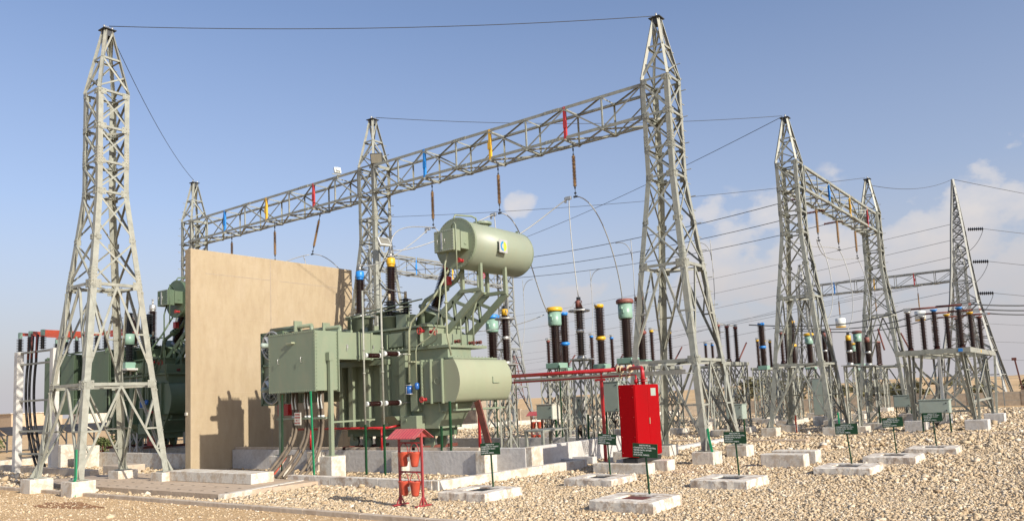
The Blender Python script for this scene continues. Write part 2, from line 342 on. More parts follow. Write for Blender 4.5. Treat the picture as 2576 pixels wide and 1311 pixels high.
# ------------------------------------------------------------------ gantry towers
LEV = [.3, 2.88, 5.73, 7.1, 8.5, 9.4, 10.45, 11.6]
def hw(z):   # half width of the body at height z
    if z >= 8.5: return .46
    return .46+(8.5-z)/(8.5-.3)*(1.28-.46)
def tower_geo(root, x, y, topz, mat, detail=True, steps=(1, -1), leg_w=.17, z0=.34, sc=1.):
    q = lambda sx, sy, z: V((x+sx*hw(z)*sc, y+sy*hw(z)*sc, z))
    wst = 11.6
    for sx in (-1, 1):
        for sy in (-1, 1):
            mb = MB()
            Lp = lambda w, t: [(0, 0), (-sx*w, 0), (-sx*w, -sy*t), (-sx*t, -sy*t), (-sx*t, -sy*w), (0, -sy*w)] if sx*sy > 0 else [(0, 0), (0, -sy*w), (-sx*t, -sy*w), (-sx*t, -sy*t), (-sx*w, -sy*t), (-sx*w, 0)]
            U, W = V((1, 0, 0)), V((0, 1, 0))
            mb.sweep(q(sx, sy, z0), q(sx, sy, 5.73), Lp(leg_w, .02), U, W)
            mb.sweep(q(sx, sy, 5.73), q(sx, sy, 8.5), Lp(leg_w*.92, .018), U, W)
            mb.sweep(q(sx, sy, 8.5), q(sx, sy, wst), Lp(leg_w*.85, .018), U, W)
            if detail:
                for zc in (5.95, 9.55):
                    a, b = q(sx, sy, zc-.28), q(sx, sy, zc+.28); w = leg_w*.8
                    for ax in (0, 1):
                        nrm = V((sx, 0, 0)) if ax == 0 else V((0, sy, 0)); al = V((0, -sy, 0)) if ax == 0 else V((-sx, 0, 0))
                        o = nrm*.006+al*(w/2+.012)
                        mb.bar(a+o, b+o, .01 if ax == 0 else w, w if ax == 0 else .01, side=(0, 1, 0))
                        pts = [a.lerp(b, t)+o+nrm*.006+al*k for t in (.1, .27, .44, .6, .77, .93) for k in (-.04, .04)]
                        mb.bolts(pts, nrm, .013, .014)
                mb.box(q(sx, sy, z0+.012)+V((-sx*.06, -sy*.06, 0)), (.36, .36, .024))
                for ax in (0, 1):      # gusset feet
                    f = q(sx, sy, z0+.02)
                    e = V((-sx*.17, 0, 0)) if ax else V((0, -sy*.17, 0))
                    e2 = V((sx*.14, 0, 0)) if ax else V((0, sy*.14, 0))
                    t = V((0, .012, 0)) if ax else V((.012, 0, 0))
                    tri = [f+e, f+e2, q(sx, sy, z0+.36)]
                    mb.add([p+t for p in tri]+[p-t for p in tri], [(0, 1, 2), (5, 4, 3), (0, 3, 4, 1), (1, 4, 5, 2), (2, 5, 3, 0)])
            mb.build('leg', mat, root)
    br = MB()
    for nx, ny in ((0, -1), (0, 1), (-1, 0), (1, 0)):
        nrm = V((nx, ny, 0))
        if nx == 0: cn = lambda s, z: V((x+s*hw(z)*sc, y+ny*(hw(z)*sc+.004), z))
        else: cn = lambda s, z: V((x+nx*(hw(z)*sc+.004), y+s*hw(z)*sc, z))
        def H(z, w=.08, out=.0): br.ang(cn(-1, z)+nrm*out, cn(1, z)+nrm*out, w, .012, nrm)
        def X(a, b, w=.05):
            br.ang(cn(-1, a), cn(1, b), w, .01, nrm); br.ang(cn(1, a)-nrm*.014, cn(-1, b)-nrm*.014, w, .01, nrm)
        for z in (2.88, 5.73): H(z, .085, .004)
        for z in (8.5, 9.4, 10.45, 11.55): H(z, .065, .004)
        X(5.78, 7.1); X(7.1, 8.45); X(8.55, 9.35); X(9.45, 10.4); X(10.5, 11.5)
        for a, b in ((z0+.04, 2.83), (2.93, 5.68)):
            mid = (cn(-1, b)+cn(1, b))/2
            for s in (-1, 1):
                foot = cn(s, a); br.ang(foot-nrm*.01, mid-nrm*.01, .062, .011, nrm)
                h = foot.lerp(mid, .5); zt = h.z
                br.ang(cn(s, zt)+nrm*.002, h+nrm*.002, .05, .01, nrm)
                br.ang(cn(s, b-.1)+nrm*.003, h+nrm*.003, .055, .01, nrm)
                h2 = foot.lerp(mid, .26); br.ang(cn(s, h2.z)+nrm*.002, h2+nrm*.002, .045, .009, nrm)
                br.ang(cn(s, zt-.05)+nrm*.004, h2+nrm*.004, .045, .009, nrm)
            if a > 2: pass
    if detail:
        for z, g2 in ((2.88, .2), (5.73, .22), (7.1, .14), (8.5, .18), (9.4, .15), (10.45, .17), (11.5, .16)):
            for a_ in (-1, 1):
                for b_ in (-1, 1):
                    c = q(a_, b_, z)
                    for n_, al in ((V((a_, 0, 0)), V((0, -b_, 0))), (V((0, b_, 0)), V((-a_, 0, 0)))):
                        o = n_*.016+al*(.06+g2/2); sz = (.01, g2, g2*1.1) if abs(n_.x) > .5 else (g2, .01, g2*1.1)
                        br.box(c+o, sz)
                        br.bolts([c+o+n_*.006+al*e+V((0, 0, f)) for e in (-g2*.3, g2*.25) for f in (-g2*.32, g2*.32)], n_, .014, .014)
    for z in (2.86, 5.71, 10.42):     # plan bracing
        br.ang(q(-1, -1, z), q(1, 1, z), .06, .01, (0, 0, 1)); br.ang(q(-1, 1, z-.02), q(1, -1, z-.02), .06, .01, (0, 0, 1))
    br.build('bracing', mat, root)
    pk = MB(); zt = topz-.22; ht = .11
    def pq(s, t, z): k = (z-wst)/(zt-wst); h = .46*sc+(ht-.46*sc)*k; return V((x+s*h, y+t*h, z))
    for s in (-1, 1):
        for t in (-1, 1): pk.ang(pq(s, t, wst), pq(s, t, zt), .09, .012, (s, t, 0))
    zm = wst+(zt-wst)*.52
    for nx, ny in ((0, -1), (0, 1), (-1, 0), (1, 0)):
        nrm = V((nx, ny, 0))
        cn = (lambda s, z: pq(s, ny, z)+nrm*.004) if nx == 0 else (lambda s, z: pq(nx, s, z)+nrm*.004)
        pk.ang(cn(-1, zm), cn(1, zm), .06, .01, nrm)
        sgn = 1 if nx+ny > 0 else -1
        pk.ang(cn(-sgn, wst+.05), cn(sgn, zm), .055, .01, nrm); pk.ang(cn(sgn, zm), cn(-sgn, zt-.05), .05, .01, nrm)
        pk.ang(cn(sgn, wst+.05)-nrm*.012, (cn(-sgn, wst)+cn(-sgn, zm))/2-nrm*.012, .045, .009, nrm)
    pk.build('peak', mat, root)
    cp = MB(); cp.bx(x-.19, x+.19, y-.19, y+.19, topz-.22, topz-.195); cp.bx(x-.13, x+.13, y-.13, y+.13, topz-.42, topz-.22)
    cp.build('cap_plate', 'dark_wire' if detail else mat, root)
    hd = MB(); hd.tube([(x-.12+.24*i/8, y, topz-.19+.12*math.sin(math.pi*i/8)) for i in range(9)], .009, 6)
    hd.cyl((x-.12, y-.05, topz-.19), (x-.12, y-.05, topz-.09), .03, 8); hd.cyl((x+.12, y-.05, topz-.19), (x+.12, y-.05, topz-.09), .03, 8)
    hd.build('earth_clamp', 'alu', root)
    if detail:
        sx, sy = steps
        z = 1.2
        k = 0
        while z < 12.8:
            p = q(sx, sy, z) if z < wst else pq(sx, sy, z)
            d = V((sx, 0, 0)) if k % 2 else V((0, sy, 0)); MB().bar(p-d*.02, p+d*.16, .02).build('step_bolt', mat, root)
            z += .42; k += 1
    return root
def footings(root, x, y, h=.33, sz=.62, mat='white_conc', sc=1.):
    for sx in (-1, 1):
        for sy in (-1, 1):
            mb = MB(); X, Y = x+sx*(hw(.3)*sc-.05), y+sy*(hw(.3)*sc-.05)
            a = sz/2
            mb.bx(X-a, X+a, Y-a, Y+a, -.1, h); mb.build('footing', mat, root, bevel=.012)
def gantry_tower(name, label, x, y, steps=(1, -1), top=13.82, mat='steel', detail=True, fh=.33, group='lattice gantry towers'):
    r = thing(name, label, 'lattice tower', (x, y, 0), group)
    tower_geo(r, x, y, top, mat, detail, steps); footings(r, x, y, fh); return r
t1 = gantry_tower('lattice_tower', 'nearest lattice gantry tower standing alone at left, bright green strip on its foot', 11.4, 23.3, (1, 1))
gantry_tower('lattice_tower', 'tall lattice gantry tower behind the red cabinet carrying the near end of the long beam', 22.05, 10.25, (1, -1))
gantry_tower('lattice_tower', 'lattice gantry tower behind the green transformer where the two long beam spans meet', 22.2, 23.2, (1, -1))
gantry_tower('lattice_tower', 'lattice gantry tower rising just behind the left end of the tan wall', 22.3, 36.4, (-1, 1))
gantry_tower('lattice_tower', 'lattice gantry tower right of the red cabinet with the short beam leaving its top', 34.3, 10.2, (1, 1))
gantry_tower('lattice_tower', 'lattice gantry tower at the far end of the short right hand beam', 48.2, 10.0, (1, -1))
gantry_tower('lattice_tower', 'distant lattice tower low behind the oil tank, ending the background beam', 48.2, 36.3, (1, -1), mat='steel_far', detail=False)
gantry_tower('lattice_tower', 'distant lattice tower mostly hidden behind the middle gantry tower', 34.3, 36.4, (1, -1), mat='steel_far', detail=False)
gantry_tower('lattice_tower', 'small far lattice tower seen through the legs of the right hand tower', 77.95, 22.9, (1, -1), mat='steel_far', detail=False)
gantry_tower('lattice_tower', 'small far lattice tower standing inside the outline of the tall power line tower', 77.95, 9.4, (1, -1), mat='steel_far', detail=False)

def beam(label, p, q, plates, mat='steel', zb=10.35, zt=11.48, halfw=.45, nodes_=None):
    """box truss from p to q (2D); plates: list of (distance, colour)"""
    r = thing('gantry_beam', label, 'gantry beam', (p[0], p[1], zb), 'lattice beams between the gantry towers')
    a, b = V((p[0], p[1], 0)), V((q[0], q[1], 0)); d = (b-a).normalized(); L = (b-a).length; s = V((d.y, -d.x, 0))
    P = lambda t, k, z: a+d*t+s*(halfw*k)+V((0, 0, z))
    ch = MB()
    for k in (-1, 1):
        ch.ang(P(0, k, zt), P(L, k, zt), .105, .013, s*k); ch.ang(P(0, k, zb+.12), P(L, k, zb+.12), .105, .013, s*k)
        for t in (.28, .62): # splice plates with bolts
            for z in (zt, zb+.12):
                c = P(L*t, k*1.02, z); ch.box(c, (.02 if abs(d.y) > .5 else .6, .6 if abs(d.y) > .5 else .02, .11))
                ch.bolts([c+d*o+s*k*.012+V((0, 0, e)) for o in (-.24, -.12, 0, .12, .24) for e in (-.03, .03)], s*k, .013, .016)
    ch.build('chord', mat, r)
    ts = nodes_; lc = MB()
    cols = {round(t, 3): c for t, c in plates}
    for i, t in enumerate(ts):
        for k in (-1, 1):
            if round(t, 3) in cols and k == plates_side: continue
            lc.ang(P(t, k, zb+.06), P(t, k, zt-.02), .05, .009, s*k)
        lc.ang(P(t, -1, zt+.004), P(t, 1, zt+.004), .045, .009, (0, 0, 1)); lc.ang(P(t, -1, zb+.05), P(t, 1, zb+.05), .07, .01, (0, 0, -1))
        if i:
            t0 = ts[i-1]; odd = (i+flip) % 2
            for k in (-1, 1):
                e = s*k*.006
                if odd: lc.ang(P(t0, k, zt-.05)+e, P(t, k, zb+.1)+e, .05, .009, s*k)
                else: lc.ang(P(t0, k, zb+.1)+e, P(t, k, zt-.05)+e, .05, .009, s*k)
            lc.ang(P(t0, -1, zt+.01), P(t, 1, zt+.01), .045, .009, (0, 0, 1))
            lc.ang(P(t0, 1 if odd else -1, zb+.04), P(t, -1 if odd else 1, zb+.04), .045, .009, (0, 0, -1))
            lc.ang(P(t0, -1 if odd else 1, zb+.03), P(t, 1 if odd else -1, zb+.03), .05, .01, (0, 0, -1))
    lc.build('lacing', mat, r)
    for t, c in plates:
        for k in (plates_side,):
            m = MB(); m.ang(P(t, k*1.01, zb+.04), P(t, k*1.01, zt+.05), .09, .014, s*k)
            m.box(P(t-.03 if c != 'yellow' else t, k*1.04, (zb+zt)/2), (.02, .15, .24) if abs(d.y) > .5 else (.15, .02, .24))
            m.build('phase_plate', c, r)
    return r
plates_side = -1; flip = 0
def nd(L, phs): return phs
# row A: direction +Y from T2 to Tmid ; s=(1,0) so side -1 is the -X (near) face
beam('long lattice beam from the tall tower behind the red cabinet to the middle tower', (22.1, 10.75), (22.15, 22.7),
     [(2.84, 'red'), (6.02, 'yellow'), (9.2, 'blue')], nodes_=[0, 1.42, 2.84, 4.43, 6.02, 7.61, 9.2, 10.6, 11.95])
flip = 1
beam('long lattice beam from the middle tower leftward to the tower behind the tan wall', (22.2, 23.7), (22.25, 35.9),
     [(2.8, 'red'), (6.1, 'yellow'), (9.35, 'blue')], nodes_=[0, 1.4, 2.8, 4.45, 6.1, 7.72, 9.35, 10.8, 12.2])
plates_side = 1; flip = 0
beam('short lattice beam with brown insulators below it between the two right hand towers', (34.8, 10.15), (47.7, 10.05),
     [(3.7, 'blue'), (7.35, 'yellow'), (10.9, 'red')], nodes_=[0, 1.85, 3.7, 5.5, 7.35, 9.1, 10.9, 11.9, 12.9])
beam('pale background beam seen between the middle tower and the raised oil tank', (34.8, 36.4), (47.7, 36.3),
     [(3.2, 'blue'), (6.8, 'yellow')], 'steel_far', nodes_=[0, 1.6, 3.2, 5., 6.8, 8.5, 10.2, 11.5, 12.9])
plates_side = -1
beam('farthest lattice beam on the skyline right, with blue, yellow and red plates', (77.95, 9.9), (77.95, 22.4),
     [(3.1, 'red'), (6.4, 'yellow'), (9.9, 'blue')], 'steel_far', nodes_=[0, 1.5, 3.1, 4.7, 6.4, 8.1, 9.9, 11.2, 12.5])

# tall line tower on the right
def line_tower():
    x, y, H = 73.5, 8.75, 18.5
    r = thing('transmission_tower', 'tall slender transmission tower with splayed legs standing beyond the switchyard at far right', 'transmission tower', (x, y, 0))
    prof = [(0, 2.6), (4.2, 1.72), (8.2, .98), (11.4, .66), (14.2, .45), (18.4, .06)]
    def h(z):
        for (a, ha), (b, hb) in zip(prof, prof[1:]):
            if z <= b: return ha+(hb-ha)*(z-a)/(b-a)
        return .08
    P = lambda sx, sy, z: V((x+sx*h(z), y+sy*h(z), z))
    for sx in (-1, 1):
        for sy in (-1, 1):
            m = MB()
            for (a, _), (b, _) in zip(prof, prof[1:]): m.ang(P(sx, sy, a), P(sx, sy, b), .17, .02, (sx, sy, 0))
            m.build('leg', 'steel_far', r)
            f = MB(); c = P(sx, sy, 0); f.bx(c.x-.4, c.x+.4, c.y-.4, c.y+.4, -.2, .35); f.build('footing', 'white_conc', r)
    m = MB(); zs = [.3, 4.2, 6.3, 8.2, 9.8, 11.4, 12.4, 13.4, 14.2, 14.9, 15.6, 16.3, 17.0, 17.7, 18.3]
    for nx, ny in ((0, -1), (0, 1), (-1, 0), (1, 0)):
        n = V((nx, ny, 0)); cn = (lambda s, z: P(s, ny, z)) if nx == 0 else (lambda s, z: P(nx, s, z))
        for a, b in zip(zs, zs[1:]):
            m.ang(cn(-1, a), cn(1, b), .09, .012, n); m.ang(cn(1, a)-n*.02, cn(-1, b)-n*.02, .09, .012, n); m.ang(cn(-1, b), cn(1, b), .08, .012, n)
            if a < 8:
                mid = (cn(-1, (a+b)/2)+cn(1, (a+b)/2))/2
                for s in (-1, 1): m.ang(cn(s, (a+b)/2), mid, .07, .01, n)
    m.build('bracing', 'steel_far', r)
    return x, y, h
LT = line_tower()

# ------------------------------------------------------------------ ground
g = MB(); g.add([(-400, -900, -.06), (2600, -900, -.06), (2600, 2600, -.06), (-400, 2600, -.06)], [(0, 1, 2, 3)]); struct('ground', g, 'sand')
g = MB(); g.add([(10.16, -40, -.03), (66, -40, -.03), (62, 40, -.03), (46, 37, -.03), (40, 39, -.03), (26, 37, -.03), (10.16, 37, -.03)], [tuple(range(7))]); struct('gravel_bed', g, 'gravel')
# desert rise on the horizon
def dunes():
    xs = np.linspace(0, 1, 90); m = MB(); vs = []; fs = []
    rng = random.Random(3)
    na, nr = 110, 14
    for i in range(na+1):
        a = R(-12)+R(82)*i/na
        for j in range(nr+1):
            d = 120+j*28
            deg = math.degrees(a)
            amp = 2.9 if deg < 22 else 2.9-(deg-22)*.09
            amp = max(amp, .5)
            k = j/nr; hgt = amp*(math.sin(min(1, k*1.6)*math.pi/2))*(.85+.15*math.sin(a*37+1.3)+.10*math.sin(a*91+j)+.05*math.sin(a*211+j*2))
            hgt *= (d/330)**.6
            vs.append((d*math.cos(a), d*math.sin(a), -.1+hgt))
    for i in range(na):
        for j in range(nr):
            o = i*(nr+1)+j; fs.append((o, o+nr+1, o+nr+2, o+1))
    m.add(vs, fs, True); struct('desert_hills', m, 'sand')
dunes()
# loose crushed stone as real geometry
def stones(sandy=False):
    rng = np.random.default_rng(5)
    C = np.array([[i, j, k] for i in (-1, 1) for j in (-1, 1) for k in (-1, 1)], float)
    Fq = np.array([(0, 1, 3, 2), (4, 6, 7, 5), (0, 4, 5, 1), (2, 3, 7, 6), (0, 2, 6, 4), (1, 5, 7, 3)])
    # sample in polar wedge of the view so that near gravel is dense
    def batch(n, d0, d1, size):
        d = np.sqrt(rng.uniform(d0*d0, d1*d1, n)); a = rng.uniform(np.radians(-3), np.radians(74), n)
        x, y = d*np.cos(a), d*np.sin(a)
        if sandy: ok = (x < 10.08) & (x > 2); x, y = x[ok], y[ok]; return x, y, size*rng.lognormal(0, .4, len(x))
        ok = (x > 10.2) & (y < 37) & (x < 62)
        ok &= ~((x > 10.75) & (x < 13.95) & (y > 16.6) & (y < 27.5))
        ok &= ~((x > 13.85) & (x < 16.9) & (y > 12.7) & (y < 25.3) & (rng.uniform(size=n) < .8))
        ok &= ~((x > 16.8) & (x < 22.5) & (y > 13.6) & (y < 25.3))
        x, y = x[ok], y[ok]; return x, y, size*rng.lognormal(0, .38, len(x))
    parts = [batch(260000, 10.5, 18, .0132), batch(150000, 18, 27, .019), batch(75000, 27, 42, .030), batch(60000, 42, 64, .042)]
    if sandy: parts = [batch(60000, 10.5, 26, .0095), batch(9000, 10.5, 28, .019)]
    x = np.concatenate([p[0] for p in parts]); y = np.concatenate([p[1] for p in parts]); s = np.concatenate([p[2] for p in parts])
    n = len(x)
    vs = C[None]*s[:, None, None]*np.stack([rng.uniform(.7, 1.25, n), rng.uniform(.7, 1.25, n), rng.uniform(.32, .62, n)], 1)[:, None, :]
    vs = vs*rng.uniform(.55, 1.15, (n, 8, 1))
    q = rng.normal(size=(n, 4)); q[:, 1:3] *= .28; q /= np.linalg.norm(q, axis=1)[:, None]; w, a, b, c = q.T
    Rm = np.stack([1-2*(b*b+c*c), 2*(a*b-c*w), 2*(a*c+b*w), 2*(a*b+c*w), 1-2*(a*a+c*c), 2*(b*c-a*w), 2*(a*c-b*w), 2*(b*c+a*w), 1-2*(a*a+b*b)], 1).reshape(n, 3, 3)
    vs = np.einsum('nij,nkj->nki', Rm, vs)
    z = (-.06+s*rng.uniform(-.1, .5, n)) if sandy else (-.03+s*(rng.uniform(.1, .8, n)-.9*np.clip(np.sin(x*1.3+np.sin(y*.9)*2)+np.sin(y*1.7+x*.6)-.9, 0, 1)))
    vs += np.stack([x, y, z], 1)[:, None, :]
    nm_ = 'loose_pebbles' if sandy else 'loose_gravel'
    me = bpy.data.meshes.new(nm_)
    me.vertices.add(n*8); me.vertices.foreach_set('co', vs.reshape(-1).astype(np.float32))
    fi = (Fq[None]+8*np.arange(n)[:, None, None]).reshape(-1)
    me.loops.add(len(fi)); me.loops.foreach_set('vertex_index', fi.astype(np.int32))
    me.polygons.add(n*6); me.polygons.foreach_set('loop_start', (4*np.arange(n*6)).astype(np.int32))
    me.update(calc_edges=True)
    at = me.attributes.new('tone', 'FLOAT', 'FACE'); at.data.foreach_set('value', np.repeat(np.clip(rng.beta(2.2, 2, n)+0, 0, 1), 6).astype(np.float32))
    me.materials.append(M['stone'])
    o = bpy.data.objects.new(nm_, me); COL.objects.link(o); o['kind'] = 'stuff'
stones()
stones(True)
m = MB(); rng = random.Random(2); vs = [(10.05-1.0-.0+ .42*math.cos(t)*(1+.25*math.sin(3*t))-.1, 19.9+1.3*math.sin(t)*(1+.2*math.cos(5*t)), -.054) for t in [i*math.pi/14 for i in range(28)]]
m.add(vs, [tuple(range(28))]); struct('damp_patch', m, 'damp')

# road edging kerb (runs along Y at X=10.18)
def kerb(label, p, q, w, h, mat, grp=None, z0=-.08, cap=None):
    m = MB(); a, b = V((p[0], p[1], 0)), V((q[0], q[1], 0)); L = (b-a).length; d = (b-a)/L
    n = max(1, int(L/1.6)); sd = V((d.y, -d.x, 0))
    for i in range(n):
        c = a+d*(L*(i+.5)/n); e = L/n-.006
        rot = Matrix(((d.x, sd.x, 0), (d.y, sd.y, 0), (0, 0, 1)))
        m.box(c+V((0, 0, (h+z0)/2)), (e, w, h-z0), rot)
    return solo('concrete_kerb', m, mat, label, 'kerb', (p[0], p[1], 0), grp, .012)
kerb('thin low concrete edging between the sandy track and the gravel at the bottom', (10.18, 3), (10.22, 34), .14, .03, 'slab_conc')
kerb('white stained kerb in front of the transformer pit, facing the bucket stand', (13.72, 12.6), (13.86, 18.0), .22, .21, 'kerb_conc')
kerb('bright white kerb running right past the bucket stand towards the red cabinet', (13.62, 12.52), (19.3, 12.1), .22, .21, 'white_conc')
kerb('short low kerb ending behind the red pipe post', (19.42, 12.1), (19.9, 13.6), .2, .2, 'pit_conc')
kerb('low kerb left of the trench covers behind the nearest tower', (13.2, 27.5), (13.6, 36), .3, .22, 'slab_conc')
kerb('far white boundary kerb behind the second bucket stand', (40.5, 37.5), (66, 29.5), .4, .35, 'white_conc')
kerb('far white kerb at the left edge behind the white portal columns', (14.5, 40), (24, 40.5), .5, .22, 'white_conc')

# trench covers
m = MB()
for i in range(10):
    y0 = 16.7+i*1.02
    m.bx(10.85, 12.32, y0+.006, y0+1.01, -.05, .09); m.bx(12.33, 13.85, y0+.006, y0+1.01, -.05, .085)
tc = solo('trench_cover', m, 'cover_conc', 'row of flat concrete trench covers with small lifting holes beside the nearest tower', 'trench cover', (12.3, 21, 0))
m = MB()
for i in range(10):
    for (x, dy) in ((11.2, .25), (11.9, .25), (11.2, .75), (11.9, .75), (12.7, .3), (13.4, .7)): m.box((x, 16.7+i*1.02+dy, .0915), (.05, .09, .004))
m.build('lifting_hole', 'black', tc, off=(12.3, 21, 0))
solo('concrete_block', MB().bx(12.55, 13.25, 17.9, 21.9, .086, .36), 'white_conc', 'long low whitewashed block lying on the trench covers beside the tower foot', 'concrete block', (12.9, 19.9, .09), bevel=.015)
kerb('pale rough strip at the end of the trench covers next to the stained kerb', (10.8, 16.55), (13.7, 17.35), .2, .1, 'white_conc')
# pit
def pit():
    r = thing('pit_wall', 'low grey rendered pit wall round the base of the green transformer', 'pit wall', (16.9, 14, 0))
    m = MB()
    m.bx(16.9, 17.1, 13.9, 25.2, -.2, .62); m.build('side_wall', 'pit_conc', r, bevel=.01)
    m = MB(); m.bx(17.1, 17.5, 13.72, 14.0, -.2, .62); m.bx(17.5, 17.7, 12.75, 13.9, -.2, .66); m.bx(17.7, 23.2, 13.0, 13.2, -.2, .64); m.build('step_wall', 'pit_conc', r, bevel=.01)
    m = MB(); m.bx(16.8, 17.2, 13.6, 13.92, -.2, .63); m.build('buttress', 'white_conc', r, bevel=.01)
    m = MB(); m.bx(17.52, 18.05, 12.55, 12.78, -.2, .68); m.build('buttress', 'white_conc', r, bevel=.015)
    m = MB(); m.bx(16.62, 16.93, 16.5, 16.95, -.2, .6); m.build('buttress', 'white_conc', r, bevel=.01)
    m = MB(); m.bx(16.62, 16.93, 20.2, 20.75, -.2, .58); m.build('buttress', 'white_conc', r, bevel=.01)
    m = MB(); m.bx(17.0, 17.18, 13.95, 25.2, .62, .70); m.build('coping', 'slab_conc', r, bevel=.01)
    m = MB(); m.bx(22.9, 23.1, 13.2, 25.2, -.2, .6); m.build('rear_wall', 'pit_conc', r)
    m = MB(); m.bx(17.6, 18.6, 15.6, 21, -.2, .60); m.build('plinth_beam', 'pit_conc', r)
pit()
def pit2():
    r = thing('pit_wall', 'whitewashed pit wall of the second transformer seen through the legs of the nearest tower', 'pit wall', (16, 30, 0))
    m = MB(); m.bx(15.9, 16.1, 26.3, 35.2, -.2, .55); m.build('side_wall', 'white_conc', r, bevel=.01)
    m = MB(); m.bx(15.2, 15.88, 32.7, 33.4, -.2, .85); m.build('buttress', 'white_conc', r, bevel=.02)
    m = MB(); m.bx(15.1, 15.88, 34.3, 35.2, -.2, .9); m.build('buttress', 'white_conc', r, bevel=.02)
    m = MB(); m.bx(18, 20, 29.8, 36.2, -.2, .6); m.build('plinth_beam', 'slab_conc', r)
pit2()
solo('concrete_block', MB().bx(14.0, 14.9, 27.4, 28.6, -.1, .28), 'slab_conc', 'dusty low concrete block behind the rear foot of the nearest tower', 'concrete block', (14.4, 28, 0), bevel=.02)
for i, (x, y, lab) in enumerate([(15.2, 17.85, 'white pedestal under the lit green pillar of the cable box'), (15.2, 20.15, 'white pedestal under the rear green pillar of the cable box, cables beside it')]):
    solo('concrete_pedestal', MB().bx(x-.26, x+.26, y-.26, y+.26, -.1, .6), 'white_conc', lab, 'pedestal', (x, y, 0), 'white pedestals of the cable box', .012)

# fire wall
fw = thing('fire_wall', 'tall tan rendered blast wall standing between the two transformers', 'wall', (19, 25.4, 0))
MB().bx(15.33, 22.75, 25.26, 25.61, -.2, 7.7).build('wall_panel', 'wall', fw, bevel=.02)
m = MB(); m.bx(15.9, 18.6, 25.2565, 25.259, 6.86, 6.885); m.bx(19.05, 22.05, 25.2565, 25.259, 6.86, 6.885); m.bx(18.62, 18.655, 25.2565, 25.259, 0, 7.7); m.bx(22.1, 22.13, 25.2565, 25.259, 0, 7.7)
m.build('joint', M['brick'], fw)
m = MB(); m.bx(15.35, 22.74, 25.2575, 25.259, 5.3, 5.306); m.bx(15.35, 22.74, 25.2575, 25.259, 2.65, 2.656); m.bx(18.9, 18.906, 25.2572, 25.2588, .0, 7.69); m.build('formwork_line', 'cover_conc', fw)
m = MB(); m.box((15.31, 25.5, 1.95), (.06, .12, .1)); m.build('socket_box', 'cream', fw, bevel=.008)
m = MB(); m.bx(15.35, 19.5, 25.6, 25.62, .1, .2); m.build('earth_bar', 'steel', fw)

# ------------------------------------------------------------------ transformer
def rivets(x0, x1, y0, y1, z0, z1, step):
    out = []
    import itertools
    ny, nz = int(round((y1-y0)/step)), int(round((z1-z0)/step))
    for i in range(ny+1):
        y = y0+(y1-y0)*i/ny; out += [(x0, y, z0), (x0, y, z1)]
    for i in range(1, nz):
        z = z0+(z1-z0)*i/nz; out += [(x0, y0, z), (x0, y1, z)]
    return out
def valve(root, p, r=.07, d=(-1, 0, 0), mat='red'):
    m = MB(); p = V(p); d = V(d); m.cyl(p, p+d*.16, .03, 8); m.lathe([(.055, 0), (.055, .03)], p, d, 10); m.lathe([(.055, 0), (.055, .03)], p+d*.1, d, 10)
    u = d.cross(V((0, 0, 1))).normalized(); w = u.cross(d)
    m.tube([p+d*.18+(u*math.cos(t)+w*math.sin(t))*r for t in [i*math.pi/6 for i in range(12)]], .012, 6, True)
    m.bar(p+d*.18-u*r, p+d*.18+u*r, .015); m.bar(p+d*.18-w*r, p+d*.18+w*r, .015)
    return m.build('valve', mat, root)
def hv_bushing(root, base, top, cap, r=.15, cc='porcelain', alt=False):
    b, t = V(base), V(top); d = (t-b).normalized(); L = (t-b).length
    m = MB(); sheds(m, b+d*.12, d, L-.42, r*.72, r*1.12, 26, 16); o = m.build('bushing', cc, root)
    m = MB(); m.lathe([(r*1.35, 0), (r*1.35, .05), (r*.9, .06), (r*.85, .13)], b, d, 16); m.build('flange', 'alu', o)
    m = MB(); m.lathe([(r*.75, 0), (r*.75, .1)], b+d*(L-.32), d, 14); m.lathe([(r*.86, 0), (r*.9, .02), (r*.88, .2), (r*.7, .23)], b+d*(L-.24), d, 16); m.build('cap', cap, o)
    m = MB(); m.lathe([(.035, 0), (.035, .2)], t-d*.02, d, 8); m.box(t+d*.2, (.07, .09, .07)); m.box(t+d*.1, (.08, .05, .04)); m.build('terminal', 'alu', o)
    return o
